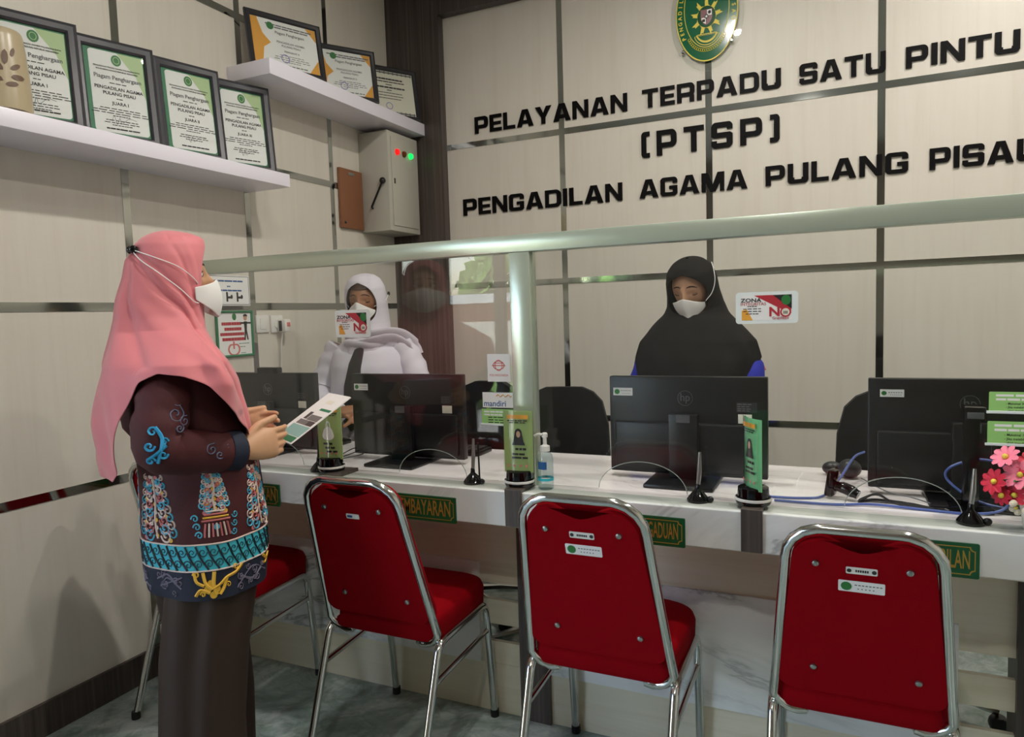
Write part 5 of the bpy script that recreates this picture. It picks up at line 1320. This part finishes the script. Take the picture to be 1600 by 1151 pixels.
mb.loft(rg); mb.build('necktie', 'tie', pB)
tabB = [(1.22, .135, .112, .10), (1.27, .122, .104, .10), (1.32, .106, .092, .108), (1.37, .098, .088, .112), (1.42, .094, .086, .114), (1.495, .095, .089, .113), (1.55, .089, .087, .104), (1.585, .072, .074, .084), (1.605, .045, .05, .054), (1.614, .003, .004, .004)]
zeB = [(0, 1.235), (60, 1.25), (110, 1.25), (180, 1.22)]
hijab(pB, 'hijab_white', tabB, zeB, 1.36, (1.478, .098, math.radians(50)), poseB, fold=.05, seed=.4)
# brown inner cap under the scarf
mb = MB(); rg = []
for j in range(7):
    sz = lerp(.46, .86, j/6); rg.append([poseB(skin_point((q*math.sqrt(1-sz*sz), math.sqrt(max(0, 1-sz*sz-(q*math.sqrt(1-sz*sz))**2)), sz), hcB)+Vector((0, .0025, .001))) for q in [lerp(-.8, .8, k/16) for k in range(17)]])
mb.loft(rg, False, False); cloth(mb.build('inner_cap', 'ciput', pB, True, 90), .0015, 0)
mb = MB()       # scarf wrapped round the neck with its tail over the left shoulder
for k, (z, r, R) in enumerate(((1.315, .022, .094), (1.292, .023, .102), (1.338, .018, .090))):
    mb.tube([((R+.005*math.sin(3*a+k))*math.sin(a), -.002+(R*.98)*math.cos(a)+.008, z-.012*math.cos(a)+.010*math.sin(2*a+k)) for a in [2*PI*q/36 for q in range(36)]], r, 12, True, flat=.7)
mb.tube(curve([(.03, .100, 1.305), (-.06, .102, 1.328), (-.12, .068, 1.335), (-.175, .02, 1.322), (-.222, -.02, 1.272), (-.238, -.03, 1.23)], 6), [.022]*6+[.028]*6+[.032]*6+[.032]*6+[.022]*7, 14, flat=.3)
mb.tube(curve([(.04, .108, 1.285), (-.05, .110, 1.300), (-.115, .082, 1.312), (-.165, .05, 1.306), (-.212, .02, 1.262), (-.228, .01, 1.225)], 6), [.018]*6+[.022]*6+[.024]*6+[.022]*6+[.012]*7, 14, flat=.3)
mb.build('scarf_wrap', 'hijab_white', pB, True, 70)
mb = MB()
for s in (-1, 1): mb.tube(curve([poseB((s*.062, .060, 1.468)), poseB((s*.094, .01, 1.482)), poseB((s*.100, -.03, 1.505)), poseB((s*.09, -.07, 1.51))], 5), .0016, 6)
mb.build('mask_strap', 'mask', pB)
MB().ball(poseB((-.099, -.045, 1.512)), (.006, .012, .010)).build('strap_toggle', 'gloss_black', pB)
mb = MB()
mb.loft([[(b*math.sin(2*PI*k/32), .01+c*math.cos(2*PI*k/32), z) for k in range(32)] for z, b, c in ((.06, .21, .19), (.4, .20, .17), (.7, .19, .15), (.85, .18, .135))]); mb.build('skirt', 'dark_skirt', pB)

# ---- officer in black
pC = thing('person', 'officer in a long black headscarf and blue uniform looking down behind the counter', 'person', (-.535, 2.95, 0), math.radians(180-4))
hcC = 1.50; poseC = Pose(hcC, 24, -6)
aR = [(.140, -.02, 1.250), (.195, .0, 1.16), (.215, .05, 1.04), (.17, .18, .97), (.11, .28, .93)]
aL = [(-x, y, z) for x, y, z in aR]
gR = ((.105, .288, .926), (-.15, .95, -.12), (0, -.1, -1), (-1, 0, 0), (14, 22, 15), .95)
gL = ((-.105, .288, .926), (.15, .95, -.12), (0, -.1, -1), (1, 0, 0), (14, 22, 15), .95)
body(pC, 'skin_black', hcC, poseC, [aR, aL], [gR, gL]); eyes(pC, 'skin_black', hcC, poseC, True)
mask(pC, hcC, poseC, bulge=.018, up=.06, low=-1.14, rx=.083)
rowsC = [(.70, .20, .145, .01), (.95, .19, .135, .01), (1.15, .195, .14, .01), (1.25, .19, .11, .0), (1.30, .155, .085, -.015), (1.335, .09, .065, -.02)]
torso(pC, rowsC, 'blue_cloth', 'uniform', None, fold=.02, seed=3)
for path, sd in ((aR, .5), (aL, 1.7)):
    o, pp, rr_ = sleeve(pC, path, [.060, .068, .064, .055, .046], 'blue_cloth', seed=sd)
    s = 1 if path is aR else -1; mb = MB()
    for y, z, R, d in ((.01, 1.225, .016, 1), (.0, 1.20, .018, -1), (.02, 1.18, .012, 1), (-.01, 1.165, .012, -1)):
        pts = []
        for i in range(9):
            a = d*2*PI*1.2*i/8; yy, zz = y+R*(1-.8*i/8)*math.cos(a), z+R*(1-.8*i/8)*math.sin(a)
            cx = lerp(.150, .196, (1.25-zz)/.09); pts.append((s*(cx+math.sqrt(max(.070**2-(yy+.01)**2, 1e-6))), yy, zz))
        mb.tube(curve(pts, 3), .0032, 5)
    q = mb.build('batik_ornament', 'm_pink', o); q['label'] = 'rose batik ornament on the blue sleeve'
tabC = [(1.0, .21, .18, .15), (1.10, .235, .178, .16), (1.20, .25, .168, .165), (1.27, .235, .15, .155), (1.33, .18, .125, .145), (1.38, .128, .105, .13), (1.42, .110, .096, .118), (1.47, .101, .092, .114), (1.53, .097, .090, .110), (1.57, .085, .085, .098), (1.598, .06, .064, .07), (1.612, .035, .038, .04), (1.618, .003, .004, .004)]
zeC = [(0, 1.0), (40, 1.02), (62, 1.08), (76, 1.17), (90, 1.205), (115, 1.20), (180, 1.12)]
hijab(pC, 'hijab_black', tabC, zeC, 1.37, (1.482, .093, math.radians(54)), poseC, fold=.05, seed=2.2)
MB().tube(curve([poseC((-.072, .062, 1.462)), poseC((-.096, .044, 1.49)), poseC((-.106, .022, 1.53)), poseC((-.100, .002, 1.572)), poseC((-.088, -.02, 1.590))], 5), .0017, 6).build('mask_strap', 'mask', pC)
mb = MB(); mb.loft([[(b*math.sin(2*PI*k/32), .01+c*math.cos(2*PI*k/32), z) for k in range(32)] for z, b, c in ((.06, .22, .20), (.4, .20, .17), (.7, .195, .15), (.80, .19, .14))]); mb.build('skirt', 'dark_skirt', pC)
